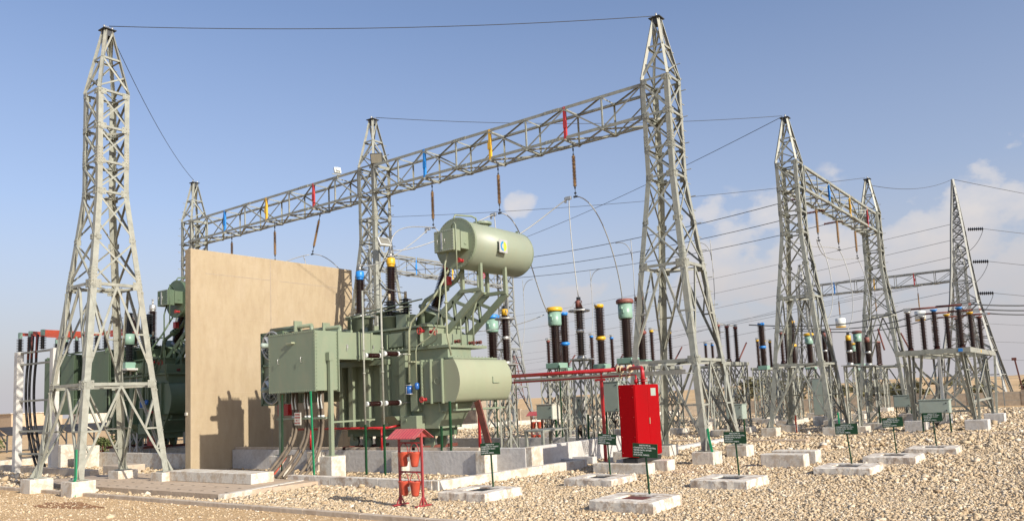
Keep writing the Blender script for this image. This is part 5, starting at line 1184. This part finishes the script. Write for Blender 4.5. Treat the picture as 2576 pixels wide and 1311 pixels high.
m = MB(); m.tube([(19.7, 15.6, zz-.2), (19.7, 10.9, zz-.18), (19.3, 10.35, zz-.18), (19.0, 10.1, zz-.2), (18.93, 10.05, zz-.25), (18.93, 10.05, 2.22)], .026, 10); m.build('small_pipe', 'pipe_red', fp)
m = MB()
for y in (10.98, 10.88): m.lathe([(.11, 0), (.11, .03)], (19.7, y, zz), (0, 1, 0), 14)
m.lathe([(.11, 0), (.11, .03)], (19.5, 10.51, zz), (.55, .83, 0), 14); m.lathe([(.07, 0), (.07, .03)], (19.7, 10.92, zz-.18), (0, 1, 0), 12); m.lathe([(.07, 0), (.07, .03)], (19.45, 10.55, zz-.18), (.55, .83, 0), 12)
m.build('flange', 'brass', fp)
m = MB()
for z in (2.3, 2.36): m.lathe([(.11, 0), (.11, .025)], (18.98, 9.87, z), (0, 0, 1), 14)
m.lathe([(.06, 0), (.06, .1)], (18.93, 10.05, 2.26), (0, 0, 1), 12); m.tube([(19.4, 10.36, zz+.0), (19.4, 10.36, zz+.1)], .03, 8); m.build('flange', 'pipe_red', fp)
m = MB(); m.bar((19.7, 11.56, -.05), (19.7, 11.56, zz-.22), .07, .07); m.bar((19.7, 11.56, zz-.22), (19.7, 11.56, zz-.06), .04); m.box((19.7, 11.6, zz-.26), (.1, .3, .06)); m.build('post', 'pipe_red', fp)
m = MB(); m.bar((18.22, 14.9, .3), (18.22, 14.9, 1.97), .06, .06); m.build('post', 'pipe_red', fp)
# cable tray mesh beside pipes
m = MB()
for i in range(60): m.bar((20.2, 15.0-i*.1, 2.48), (20.5, 15.0-i*.1, 2.48), .012)
for x in (20.2, 20.3, 20.4, 20.5): m.bar((x, 15.0, 2.49), (x, 9.2, 2.49), .02, .03)
m.bar((20.2, 15, 2.55), (20.2, 9.2, 2.55), .01, .08); solo('cable_tray', m, 'steel', 'dark perforated cable tray running behind the red pipes', 'cable tray', (20.3, 12, 2.5))
m = MB(); m.bar((17.98, 14.75, 1.97), (17.85, 14.25, .66), .2, .06)
solo('cable_duct', m, 'rust', 'brown perforated cable duct slanting down from the barrel shaped tank', 'cable duct', (19.4, 14.4, .3))
r = thing('steel_table', 'small steel frame table behind the end of the pit wall', 'table', (20.2, 13.9, 0))
m = MB(); m.bx(19.6, 21.0, 13.6, 14.3, .98, 1.03); m.build('table_top', 'steel', r)
for x in (19.65, 20.95):
    for y in (13.65, 14.25): MB().bx(x-.04, x+.04, y-.04, y+.04, -.05, .98).build('leg', 'steel', r)

# ------------------------------------------------------------------ bucket stands
def bucket_stand(x, y, s, label, near):
    r = thing('bucket_stand', label, 'bucket stand', (x, y, 0), 'red roofed fire bucket stands')
    P = lambda a, b, c: (x+a*s, y+b*s, c*s)
    ya, yb = .29, -.29
    for yy in (ya, yb):
        m = MB(); m.bar(P(0, yy, 0), P(0, yy, 1.36), .038*s, .038*s); m.bx(x-.2*s, x+.2*s, y+(yy-.03)*s, y+(yy+.03)*s, 0, .025*s)
        for a in (-.1, .1): m.bar(P(a, yy, .02), P(0, yy, .2), .02*s)
        m.build('post', 'rack_red', r)
    for z in (1.16, .62): m = MB(); m.bar(P(0, ya, z), P(0, yb, z), .035*s, .03*s); m.build('rail', 'rack_red', r)
    m = MB()
    for sgn in (-1, 1):
        a = [P(0, ya+.08, 1.42), P(0, yb-.08, 1.42), P(sgn*.26, yb-.08, 1.25), P(sgn*.26, ya+.08, 1.25)]
        m.add(a+[(p[0], p[1], p[2]-.012) for p in a], [(0, 1, 2, 3), (7, 6, 5, 4), (0, 4, 5, 1), (1, 5, 6, 2), (2, 6, 7, 3), (3, 7, 4, 0)])
        for k in range(9):
            t = ya+.06-(k+.5)*.076
            m.bar(P(sgn*.01, t, 1.421), P(sgn*.255, t, 1.258), .012*s, .008*s)
    m.build('roof', 'roof_red', r)
    for yy in (ya, yb): tm = MB(); tm.add([P(0, yy, 1.40), P(-.2, yy, 1.27), P(.2, yy, 1.27)], [(0, 1, 2)]); tm.build('gable', 'rack_red', r)
    for i, (yy, zr) in enumerate(((.14, 1.16), (-.135, 1.16), (.145, .62), (-.13, .62))):
        if near: lb = ('red fire bucket hanging upper left on the near stand, shaded by the roof', 'red fire bucket with white label hanging upper right on the near stand', 'dented worn red fire bucket hanging lower left on the near stand', 'red fire bucket with white label hanging lower right on the near stand')[i]
        else: lb = ('upper left', 'upper right', 'lower left', 'lower right')[i]+' red bucket on the small far stand'
        zr *= s; hz = .035*s; bx, by = x-.035*s, y+yy*s; top = zr-.17*s; h = .27*s; rt_, rb = .115*s, .07*s
        b = thing('fire_bucket', lb, 'bucket', (bx, by, top-h), 'red fire buckets')
        m = MB(); m.lathe([(rb*.8, 0), (rb, .03*s), (rt_*.97, h-.015*s), (rt_+.006*s, h), (rt_, h+.004), (rt_-.006, h-.01), (rb*.95, .03*s), (.01, .028*s)], (bx, by, top-h), (.02, .03*(-1)**i, 1), 20, True); m.build('pail', 'bucket_red', b)
        m = MB(); m.tube([(bx, by+rt_*math.cos(t), top-.01+(.175*s)*math.sin(t)) for t in [j*math.pi/12 for j in range(13)]], .0095*s, 6); m.build('handle', 'rack_red', b)
        if near and i in (1, 3):
            m = MB(); m.box((bx-.118*s, by+.035*s, top-h*.45), (.004, .06*s, .08*s), Matrix.Rotation(-.22, 3, 'Y')); m.build('label_sticker', 'letter', b)
bucket_stand(11.48, 11.17, 1.05, 'red roofed stand with four fire buckets in front of the stained kerb', True)
bucket_stand(27.4, 19.3, 1.0, 'small distant red roofed bucket stand left of the cream box', False)

# ------------------------------------------------------------------ earth pit signs
signs = [(13.44, 10.67, '9', 'T2-BODY', 'leftmost, in front of the end of the pit wall', 4), (13.2, 6.87, '26', 'T2 NEUTRAL', 'nearest, in front of the red cabinet doors', 0), (16.4, 9.52, '25', 'T2-BODY', 'left of the red cabinet beside the red post', -3), (16.8, 6.57, '10', 'T2 NEUTRAL', 'just right of the tall tower foot', 1),
         (19.78, 4.99, '11', 'T2-LA', 'in front of the right hand tower foot', 1), (22.79, 4.62, '12', 'T2-CT', 'between the right hand tower and the isolator platform', 3), (25.64, 4.13, '13', 'T2-ISO', 'rightmost, in front of the isolator platform', 1)]
for i, (x, y, num, to, where, rz) in enumerate(signs):
    hgt = (.16, .17, .14, .15, .15, .15, .14)[i]
    m = MB(); cx, cy = x-.42, y+(.0, .05, .05, .05, .0, .0, 0)[i]; a, b_ = .62, .62
    # slab with a recessed earth pit
    rg_ = random.Random(40+i); O = [(cx+p*a+rg_.uniform(-.03, .03), cy+q_*b_+rg_.uniform(-.03, .03)) for p, q_ in ((-1, -1), (1, -1), (1, 1), (-1, 1))]; I_ = [(cx+p*.3, cy+q_*.28) for p, q_ in ((-1, -1), (1, -1), (1, 1), (-1, 1))]
    def edge(P4, n=9):
        out = []
        for k in range(4):
            (x0, y0), (x1, y1) = P4[k], P4[(k+1) % 4]
            out += [(x0+(x1-x0)*j/n, y0+(y1-y0)*j/n) for j in range(n)]
        return out
    eo, ei = edge(O), edge(I_); n4 = len(eo); J_ = lambda: rg_.uniform(-.012, .012)
    vs = [(px_+J_(), py_+J_(), -.08) for px_, py_ in eo]+[(px_+J_(), py_+J_(), hgt-.02+J_()*.6) for px_, py_ in eo]+[(px_+(cx-px_)*.035+J_(), py_+(cy-py_)*.035+J_(), hgt) for px_, py_ in eo]+[(px_, py_, hgt) for px_, py_ in ei]+[(px_, py_, -.08) for px_, py_ in ei]
    m.add(vs, [(r_*n4+k, r_*n4+(k+1) % n4, (r_+1)*n4+(k+1) % n4, (r_+1)*n4+k) for r_ in range(4) for k in range(n4)])
    sl = thing('earth_pit', f'white earth pit slab, {where}', 'earth pit', (cx, cy, 0), 'white earth pit slabs')
    m.build('slab', 'kerb_conc', sl)
    m = MB(); m.bx(cx-.298, cx+.298, cy-.277, cy+.277, hgt-.1, hgt-.03); m.build('pit_cover', 'rust' if i == 1 else 'black', sl)
    s = thing('earth_sign', f'green earth pit signboard {where}', 'sign', (x, y, hgt), 'green earth pit signs')
    lean = .03 if i != 4 else .06
    m = MB(); m.bar((x, y, hgt-.1), (x, y+lean, .84), .028, .028); m.build('post', 'dgreen', s)
    w, h = .5, .25; z0 = .83; yc = y+lean; rotz = R(rz)
    rot = Matrix.Rotation(rotz, 3, 'Z'); xd = rot @ V((0, -1, 0)); nn = rot @ V((-1, 0, 0)); roll = (.04, -.05, -.06, -.0, .0, .05, .03)[i]
    xd = (xd+V((0, 0, roll))).normalized(); zd = xd.cross(nn)*-1
    if zd.z < 0: zd = -zd
    c = V((x-.02, yc, z0+h/2))
    m = MB(); rm = Matrix((xd, nn, zd)).transposed(); m.box(c, (w, .012, h), rm); bd = m.build('board', 'dgreen', s)
    front = c+nn*.0065
    ls = [(f'EARTH PIT-{num}', .038, 'CENTER', .26), (f'CONNECTED TO: {to}', .036, 'LEFT', .45), ('TESTED DATE: 15/12/21', .036, 'LEFT', .36), ('VALUE: 0.95', .036, 'LEFT', .3), ('DUE DATE: 15/06/22', .036, 'LEFT', .32)]
    og = [front+zd*.078]+[front-xd*.23+zd*(.035-.043*k) for k in range(4)]
    text_obj('lettering', ls, 1, 'letter', bd, og, xd, zd, thick=.001)

# green earthing strips
def strip(label, pts, w=.06, t=.014, mat='strip'):
    m = MB()
    for a, b in zip(pts, pts[1:]): m.bar(a, b, t, w, side=(0, 1, 0))
    solo('earthing_strip', m, mat, label, 'earthing strip', pts[0], 'green earthing strips')
strip('bright green earthing strip bent over the front foot of the nearest tower', [(9.95, 21.80, -.06), (9.97, 21.84, .36), (10.02, 21.9, .42), (10.06, 21.98, 1.15)], .09, .03)
strip('bright green earthing strip standing in front of the lit cable box pillar', [(14.62, 17.95, 0), (14.66, 18.1, 2.45)], .055, .03)
strip('thin dark green strip behind the power cables', [(14.7, 19.5, 0), (14.75, 19.5, 2.4)], .04, .02, 'dgreen')
strip('green earthing strip curving down from the front foot of the tall tower', [(20.62, 8.72, -.03), (20.68, 8.8, .34), (20.85, 8.95, .75), (20.9, 8.98, .95)], .06, .03)
strip('dark green strip left of the red cabinet on the hidden tower foot', [(20.6, 11.35, 0), (20.65, 11.4, .5), (20.75, 11.5, 1.0)], .07, .03, 'dgreen')
strip('dark green bar standing under the barrel shaped tank', [(17.0, 14.95, .6), (17.0, 14.95, 2.0)], .06, .05, 'dgreen')
strip('short dark green bar left of the barrel shaped tank bar', [(17.0, 15.3, .6), (17.0, 15.3, 1.3)], .06, .05, 'dgreen')
strip('orange strip on the rear foot of the right hand tower', [(35.35, 11.1, 0), (35.38, 11.12, .5), (35.4, 11.1, .75)], .07, .03, 'orange')
strip('dark green strip on the ringed arrester stand', [(21.5, 13.2, .2), (21.55, 13.2, 1.4)], .06, .03, 'dgreen')
strip('green strip on the front foot of the right hand tower', [(33.1, 8.7, .3), (33.2, 8.75, .9)], .06, .03)
strip('dark green strip on the arrester stand between right towers', [(37.3, 8.1, .0), (37.32, 8.1, 1.0)], .06, .03, 'dgreen')

# flood lights
def flood(label, x, y, z, aim, bracket, k=1.):
    r = thing('floodlight', label, 'floodlight', (x, y, z), 'floodlights on the gantry')
    d = V(aim).normalized(); u = d.cross(V((0, 0, 1))).normalized(); w = u.cross(d); rm = Matrix((u, d, w)).transposed(); c = V((x, y, z+.25))
    m = MB(); m.box(c, (.5*k, .1, .42*k), rm); m.box(c-d*.09, (.34*k, .08, .28*k), rm); m.build('housing', 'dark_wire' if bracket else 'letter', r, bevel=.02)
    m = MB(); m.box(c+d*.053, (.43*k, .006, .35*k), rm); m.build('lens', 'lamp_glass', r)
    m = MB(); m.bar((x, y, z-.1), (x, y, z+.05), .04); m.bar(c-u*.27-w*.2, c+u*.27-w*.2, .03); m.build('bracket', 'steel', r)
flood('floodlight with dark frame on the middle tower just above the beam', 21.75, 22.55, 11.5, (-.85, -.5, -.3), True)
flood('white floodlight seen side on, standing on the beam left of the middle tower', 21.75, 24.9, 11.5, (.25, 1, -.3), False, .6)
flood('small floodlight low on the middle tower beside the yellow bushing', 21.5, 22.0, 8.0, (-.2, -.8, .6), False)

# ------------------------------------------------------------------ left bay: portal frame with busbars
r = thing('busbar_portal', 'white column portal frame at far left carrying black post insulators and orange busbars', 'portal frame', (13.4, 32.5, 0))
for x, y in ((13.27, 33.78), (13.53, 31.35)):
    m = MB(); m.bx(x-.12, x+.12, y-.14, y+.14, -.05, 4.6); m.box((x, y, .0), (.4, .4, .06)); m.build('column', 'white_steel', r, bevel=.01)
m = MB()
for z in (4.55, 4.1, 2.7, 1.55, .7): MB().bar((13.3, 33.66, z), (13.5, 31.45, z), .09, .07).build('cross_beam', 'steel', r)
posts = [(13.28, 33.75), (13.35, 33.0), (13.45, 32.2)]
for i, (x, y) in enumerate(posts):
    m = MB(); sheds(m, (x, y, 4.62), (0, 0, 1), .5, .06, .13, 8, 12); p = m.build('post_insulator', 'porcelain_black', r)
    m = MB(); m.box((x, y, 5.25), (.1, .16, .22)); m.build('clamp', 'mint', p)
for i, (x, y) in enumerate(posts):
    m = MB(); m.bar((x, y, 5.3), (17.3+.4*i, 38.5-1.0*i, 5.72), .03, .12); m.build('busbar', 'orange', r)
bp = thing('busbar_support', 'row of black post insulators on the second transformer radiators carrying the orange busbars', 'insulator row', (16.5, 33, 4.5))
m = MB(); m.bx(17.25, 17.35, 35.0, 40.2, 4.90, 4.96); m.bx(18.35, 18.45, 35.0, 37, 4.9, 4.96); m.build('support_beam', 'green_dark', bp)
for x, y in ((17.3, 39.9), (17.3, 38.9), (17.3, 37.9), (17.3, 36.8), (17.3, 36.0), (17.3, 35.2), (18.4, 36.5), (18.4, 35.4)):
    m = MB(); sheds(m, (x, y, 4.96), (0, 0, 1), .55, .07, .15, 8, 12); p = m.build('post_insulator', 'porcelain_black', bp)
    m = MB(); m.box((x, y, 5.62), (.1, .16, .2)); m.build('clamp', 'mint', p)
m = MB(); m.bar((17.3, 40.0, 5.72), (17.3, 33.2, 5.62), .03, .14); m.bar((18.4, 37, 5.72), (18.4, 33.6, 5.62), .03, .14); m.build('busbar', 'orange', bp)
for i, (y0, nm) in enumerate(((33.2, 'left'), (32.9, 'middle'), (32.5, 'right'))):
    m = MB(); m.tube([(13.4, y0, 5.2), (13.4, y0+.1, 4.4)]+bez((13.4, y0+.1, 4.2), (13.4, y0+.4, 3), (13.4, y0+.3, 1.4), (13.6, y0-.5, .0), 12), .05, 8)
    solo('power_cable', m, 'black', f'black power cable hanging inside the white portal frame, {nm} one', 'cable', (13.6, y0-.5, 0), 'cables in the white portal frame')
    m = MB(); m.cyl((13.35, y0-.03, 5.25), (13.38, y0+.08, 4.3), .032, 8); solo('cable_end', m, 'dull_red', f'dark red cable termination at the top of the portal frame, {nm} one', 'cable', (13.4, y0, 4.3), 'red cable ends')
r = thing('neutral_stand', 'white lattice stand with mint capped arresters in front of the second transformer', 'lattice stand', (17.7, 33.0, 0))
column(r, 17.7, 33.0, .0, 3.85, .3, panels=5, foot=False, mat='white_steel')
m = MB(); m.bx(16.9, 18.6, 32.6, 33.4, 3.86, 3.94); m.build('deck', 'white_steel', r)
for x in (17.2, 18.1):
    m = MB(); m.bx(x-.25, x+.25, 32.8, 33.25, 3.945, 4.2); m.build('base_tank', 'mint', r); m = MB(); m.lathe([(.22, 0), (.22, .45)], (x, 33, 4.95), (0, 0, 1), 14, True); m.build('head_tank', 'mint', r)
    sheds(MB(), (x, 33, 4.2), (0, 0, 1), .75, .12, .2, 11, 12).build('porcelain', 'porcelain_black', r); sheds(MB(), (x, 33, 5.4), (0, 0, 1), .9, .12, .2, 12, 12).build('porcelain', 'porcelain_black', r)
m = MB(); m.box((17.8, 32.0, .9), (.4, .5, .4)); solo('fire_box', m, 'pipe_red', 'small red box low behind the nearest tower legs', 'fire box', (17.8, 32, .7))

# ------------------------------------------------------------------ distance
def longwall(label, pts, h, mat, name='compound_wall', posts=True, t=.25):
    r = thing(name, label, 'wall', (pts[0][0], pts[0][1], 0))
    m = MB(); pm = MB()
    for (a, b), (c, d) in zip(pts, pts[1:]):
        m.bar((a, b, h/2-.1), (c, d, h/2-.1), t, h+.2)
        n = int(math.hypot(c-a, d-b)/3)
        for i in range(n):
            x, y = a+(c-a)*i/n, b+(d-b)*i/n; pm.box((x, y, h/2+.06), (t*1.4, t*1.4, h+.12))
    m.build('wall_panel', mat, r)
    if posts: pm.build('pier', mat, r)
longwall('long brown compound wall crossing behind the switchyard', [(70, -20), (68, 5), (65, 28.5), (57, 42), (40, 55)], .95, 'brick')
r = thing('mesh_fence', 'thin wire fence with posts in front of the far desert', 'fence', (60, 20, 0))
m = MB(); fm = MB()
fl = [(67, -18), (64.8, 12), (62.5, 28)]
for (a, b), (c, d) in zip(fl, fl[1:]):
    n = int(math.hypot(c-a, d-b)/3)
    for i in range(n):
        x, y = a+(c-a)*i/n, b+(d-b)*i/n; m.bar((x, y, 0), (x, y, 2.1), .07)
    for z in (.4, .9, 1.4, 1.9, 2.08): fm.bar((a, b, z), (c, d, z), .02)
m.build('post', 'steel_far', r); fm.build('wire_strand', 'steel_far', r)
def hut(label, x, y, w, d, h, mat):
    r = thing('guard_hut', label, 'building', (x, y, 0)); MB().bx(x-d/2, x+d/2, y-w/2, y+w/2, -.1, h).build('wall', mat, r)
    MB().bx(x-d/2-.2, x+d/2+.2, y-w/2-.2, y+w/2+.2, h, h+.12).build('roof', 'white_conc', r)
    MB().bx(x-d/2-.02, x-d/2+.01, y-.5, y+.5, h*.45, h*.8).build('window', 'black', r)
hut('small brown brick building low behind the barrel shaped tank', 52, 43.5, 4.5, 4, 2.6, 'brick')
hut('pale low building on the horizon at the left edge', 60, 150, 10, 8, 3, 'soil_box')
hut('second pale low building on the horizon at left, nearer the portal', 66, 138, 5, 6, 2.8, 'white_conc')
hut('third pale low building seen between the portal columns', 70, 128, 10, 6, 3, 'soil_box')
r = thing('solar_array', 'long row of dark solar panels on legs at the far left edge', 'solar panels', (22, 56, 0))
m = MB(); rot = Matrix.Rotation(R(16), 3, 'X')
for i in range(14):
    for j in range(2): m.box((14.0+i*1.7, 58.2-.25*i+j*.9, 1.15+j*.27), (1.62, .9, .04), rot)
m.build('panel', 'panel_dark', r)
m = MB()
for i in range(15): m.bar((13.2+i*1.7, 58.0-.25*i, -.1), (13.2+i*1.7, 58.0-.25*i, 1.05), .08); m.bar((13.2+i*1.7, 59.2-.25*i, -.1), (13.2+i*1.7, 59.2-.25*i, 1.35), .08); m.bar((13.2+i*1.7, 58.0-.25*i, .4), (13.2+i*1.7, 59.2-.25*i, 1.2), .06)
m.build('leg', 'dark_wire', r)
def bush(label, x, y, rr, h, seed, n=420, mat='leaf', lf=.07):
    rg = random.Random(seed); r = thing('desert_bush', label, 'bush', (x, y, 0), 'desert bushes')
    m = MB(); blobs = [(rg.uniform(-.6, .6)*rr, rg.uniform(-.6, .6)*rr, rg.uniform(.3, .8)*h, rg.uniform(.35, .6)) for _ in range(7)]
    for _ in range(n):
        b = rg.choice(blobs); d = V((rg.gauss(0, 1), rg.gauss(0, 1), rg.gauss(0, 1))).normalized()*rg.uniform(.4, 1)
        c = V((x+b[0]+d.x*rr*b[3], y+b[1]+d.y*rr*b[3], max(.05, b[2]+d.z*h*.35*b[3]*1.6)))
        u = V((rg.gauss(0, 1), rg.gauss(0, 1), rg.gauss(0, 1))).normalized(); w = u.cross(V((rg.gauss(0, 1), rg.gauss(0, 1), rg.gauss(0, 1)))).normalized(); s = lf*rg.uniform(.6, 1.5)
        m.add([c-u*s, c+w*s*.5, c+u*s, c-w*s*.5], [(0, 1, 2, 3)])
    m.build('foliage', mat, r)
    m = MB()
    for k in range(5):
        a = rg.uniform(0, 6.28); m.tube([(x, y, -.05), (x+.3*rr*math.cos(a), y+.3*rr*math.sin(a), h*.35), (x+.6*rr*math.cos(a), y+.6*rr*math.sin(a), h*.7)], [.04, .025, .01], 5)
    m.build('stem', 'rust', r)
bush('leafy green bush at the left edge of the picture', 16.5, 45.5, .8, 1.5, 1, 700)
bush('small green bush seen between the nearest tower and the radiators', 23.5, 46, .8, 1.2, 2)
bush('low green bush between the legs of the nearest tower', 21.5, 44, .6, .9, 3)
rg = random.Random(9)
for i in range(34):
    a = R(rg.choice([rg.uniform(2, 24), rg.uniform(0, 34)])); d = rg.uniform(85, 230); x, y = d*math.cos(a), d*math.sin(a)
    if i == 0: x, y = 86, 31
    if i == 1: x, y = 92, 29.5
    big = i in (0, 1)
    o = bush('grey green desert shrub scattered beyond the compound wall' if not big else ('largest' if i == 0 else 'second largest')+' dark shrub beyond the wall seen past the right hand tower', x, y, 3.5 if big else rg.uniform(1.0, 2.6), 3.2 if big else rg.uniform(1.2, 2.2), 20+i, 260, 'scrub', .3)
# distant pylon
r = thing('transmission_tower', 'tiny hazy pylon on the horizon left of the cream box', 'transmission tower', (330, 245, 0))
m = MB(); x, y = 330, 245
for s in (-1, 1):
    for t in (-1, 1): m.bar((x+s*3.5, y+t*3.5, 0), (x+s*.4, y+t*.4, 24), .3)
for i in range(8):
    z = 3*i; w = 3.5-3.1*z/24; w2 = 3.5-3.1*(z+3)/24
    m.bar((x-w, y+w, z), (x+w2, y-w2, z+3), .2); m.bar((x+w, y-w, z), (x-w2, y+w2, z+3), .2)
m.build('body', 'rust', r)
m = MB()
for z in (16, 20, 23): m.bar((x-3.5, y+3.5, z), (x+3.5, y-3.5, z), .3)
m.build('cross_arm', 'rust', r)
for i, (x, y, h, lab) in enumerate(((69, 5.0, 3.2, 'rusty leaning post with a small lamp at the right edge'),)):
    m = MB(); m.bar((x, y, 0), (x-.1, y+.4, h), .1); m.box((x-.1, y+.45, h+.1), (.2, .3, .2)); solo('lamp_post', m, 'rust', lab, 'lamp post', (x, y, 0))

# ------------------------------------------------------------------ light and sky
EL = R(29.5); sx, sy = -.18, -1.0; az = math.atan2(sx, sy)
to = V((math.sin(az)*math.cos(EL), math.cos(az)*math.cos(EL), math.sin(EL)))
sun = bpy.data.lights.new('sun', 'SUN'); sun.energy = 5.0; sun.angle = R(.55); sun.color = (1, .92, .80)
so = bpy.data.objects.new('sun', sun); so.rotation_euler = (-to).to_track_quat('-Z', 'Y').to_euler(); so.location = (0, -20, 30); COL.objects.link(so)
w = bpy.data.worlds.new('World'); scene.world = w; w.use_nodes = True; nt = w.node_tree; nt.nodes.clear(); L = nt.links.new
out = nt.nodes.new('ShaderNodeOutputWorld'); bg = nt.nodes.new('ShaderNodeBackground'); L(bg.outputs[0], out.inputs[0])
sky = nt.nodes.new('ShaderNodeTexSky'); sky.sky_type = 'NISHITA'; sky.sun_disc = False; sky.sun_elevation = EL; sky.sun_rotation = az; sky.dust_density = 1.4; sky.air_density = 1.0; sky.ozone_density = 2.5
bg.inputs['Strength'].default_value = .105
tc = nt.nodes.new('ShaderNodeTexCoord'); sep = nt.nodes.new('ShaderNodeSeparateXYZ'); L(tc.outputs['Generated'], sep.inputs[0])
# haze band near the horizon
hz = ramp(nt, [(0.0, (1, 1, 1)), (.10, (.74, .74, .74)), (.24, (.30, .30, .30)), (.45, (.08, .08, .08))]); L(sep.outputs[2], hz.inputs[0])
# haze thinned behind the camera, added to dim the fill light on shaded sides
hd_ = N(nt, 'ShaderNodeVectorMath', operation='DOT_PRODUCT'); L(tc.outputs['Generated'], hd_.inputs[0]); hd_.inputs[1].default_value = (.80, .60, 0)
hm = N(nt, 'ShaderNodeMapRange'); hm.inputs[1].default_value = -.1; hm.inputs[2].default_value = .6; hm.inputs[3].default_value = .15; hm.inputs[4].default_value = 1; L(hd_.outputs['Value'], hm.inputs[0])
hx = N(nt, 'ShaderNodeMath', operation='MULTIPLY'); L(hz.outputs[0], hx.inputs[0]); L(hm.outputs[0], hx.inputs[1])
mx = N(nt, 'ShaderNodeMix', data_type='RGBA'); L(hx.outputs[0], mx.inputs[0]); tint = N(nt, 'ShaderNodeMix', data_type='RGBA', blend_type='MULTIPLY'); tint.inputs[0].default_value = 1; L(sky.outputs[0], tint.inputs[6]); tint.inputs[7].default_value = (1.28, 1.25, 1.33, 1); L(tint.outputs[2], mx.inputs[6]); mx.inputs[7].default_value = (4.3, 4.15, 4.4, 1)
# clouds: billows low over the right hand side
mp = nt.nodes.new('ShaderNodeMapping'); mp.inputs['Scale'].default_value = (9, 9, 14); L(tc.outputs['Generated'], mp.inputs[0])
cn = N(nt, 'ShaderNodeTexNoise'); cn.inputs['Scale'].default_value = 1; cn.inputs['Detail'].default_value = 9; cn.inputs['Roughness'].default_value = .55; L(mp.outputs[0], cn.inputs['Vector'])
PUFFS = [((0.7928, 0.5605, 0.2396), 0, 1.6, 0.8), ((0.9705, 0.068, 0.2312), 0, 3, 0.36), ((0.8385, 0.5343, 0.1072), 0, 5, 0.36), ((0.9421, 0.2337, 0.2403), 0, 1.3, 0.3), ((0.9148, 0.3674, 0.1681), 0, 4.6, 0.72), ((0.94, 0.3041, 0.1547), 0, 5, 0.72), ((0.9604, 0.2324, 0.154), 0, 4.6, 0.72), ((0.9761, 0.1649, 0.1415), 0, 5, 0.74), ((0.985, 0.1038, 0.1381), 0, 5, 0.76), ((0.99, 0.0539, 0.1306), 0, 5.4, 0.78)]
# azimuth weight : direction dot (right side)
dt = N(nt, 'ShaderNodeVectorMath', operation='DOT_PRODUCT'); L(tc.outputs['Generated'], dt.inputs[0]); dt.inputs[1].default_value = (.995, .10, 0)
azr = N(nt, 'ShaderNodeMapRange'); azr.inputs[1].default_value = .90; azr.inputs[2].default_value = .965; L(dt.outputs['Value'], azr.inputs[0])
elr = ramp(nt, [(0, (.3,)*3), (.07, (.5,)*3), (.12, (.6,)*3), (.16, (.3,)*3), (.19, (0,)*3)]); L(sep.outputs[2], elr.inputs[0])
wt = N(nt, 'ShaderNodeMath', operation='MULTIPLY'); L(azr.outputs[0], wt.inputs[0]); L(elr.outputs[0], wt.inputs[1])
tot = wt.outputs[0]
for (dx, dy, dz), r0, r1, am in PUFFS:
    dp = N(nt, 'ShaderNodeVectorMath', operation='DOT_PRODUCT'); L(tc.outputs['Generated'], dp.inputs[0]); dp.inputs[1].default_value = (dx, dy, dz)
    pr_ = N(nt, 'ShaderNodeMapRange'); pr_.inputs[1].default_value = math.cos(R(r1)); pr_.inputs[2].default_value = math.cos(R(r0)); pr_.inputs[4].default_value = am; L(dp.outputs['Value'], pr_.inputs[0])
    mxm = N(nt, 'ShaderNodeMath', operation='MAXIMUM'); L(tot, mxm.inputs[0]); L(pr_.outputs[0], mxm.inputs[1]); tot = mxm.outputs[0]
ad = N(nt, 'ShaderNodeMath', operation='MULTIPLY_ADD'); L(tot, ad.inputs[0]); ad.inputs[1].default_value = .5; cb = N(nt, 'ShaderNodeMath', operation='MULTIPLY_ADD'); L(cn.outputs[0], cb.inputs[0]); cb.inputs[1].default_value = 1.7; cb.inputs[2].default_value = -.43; L(cb.outputs[0], ad.inputs[2])
cr = ramp(nt, [(.58, (0, 0, 0)), (.68, (.55, .55, .55)), (.9, (.92, .92, .92))]); L(ad.outputs[0], cr.inputs[0])
gt = N(nt, 'ShaderNodeMapRange'); gt.inputs[1].default_value = .02; gt.inputs[2].default_value = .25; L(tot, gt.inputs[0])
gm_ = N(nt, 'ShaderNodeMath', operation='MULTIPLY'); L(cr.outputs[0], gm_.inputs[0]); L(gt.outputs[0], gm_.inputs[1])
cc = ramp(nt, [(0, (4.3, 4.1, 4.25)), (.10, (4.7, 4.5, 4.6)), (.2, (6.0, 5.7, 5.6))]); L(sep.outputs[2], cc.inputs[0])
mx2 = N(nt, 'ShaderNodeMix', data_type='RGBA'); L(gm_.outputs[0], mx2.inputs[0]); L(mx.outputs[2], mx2.inputs[6]); L(cc.outputs[0], mx2.inputs[7])
L(mx2.outputs[2], bg.inputs['Color'])
vs_ = scene.view_settings; vs_.view_transform = 'Standard'; vs_.look = 'None'; vs_.exposure = .3; vs_.gamma = 1; vs_.use_curve_mapping = False
scene.render.film_transparent = False
scene.cycles.max_bounces = 6
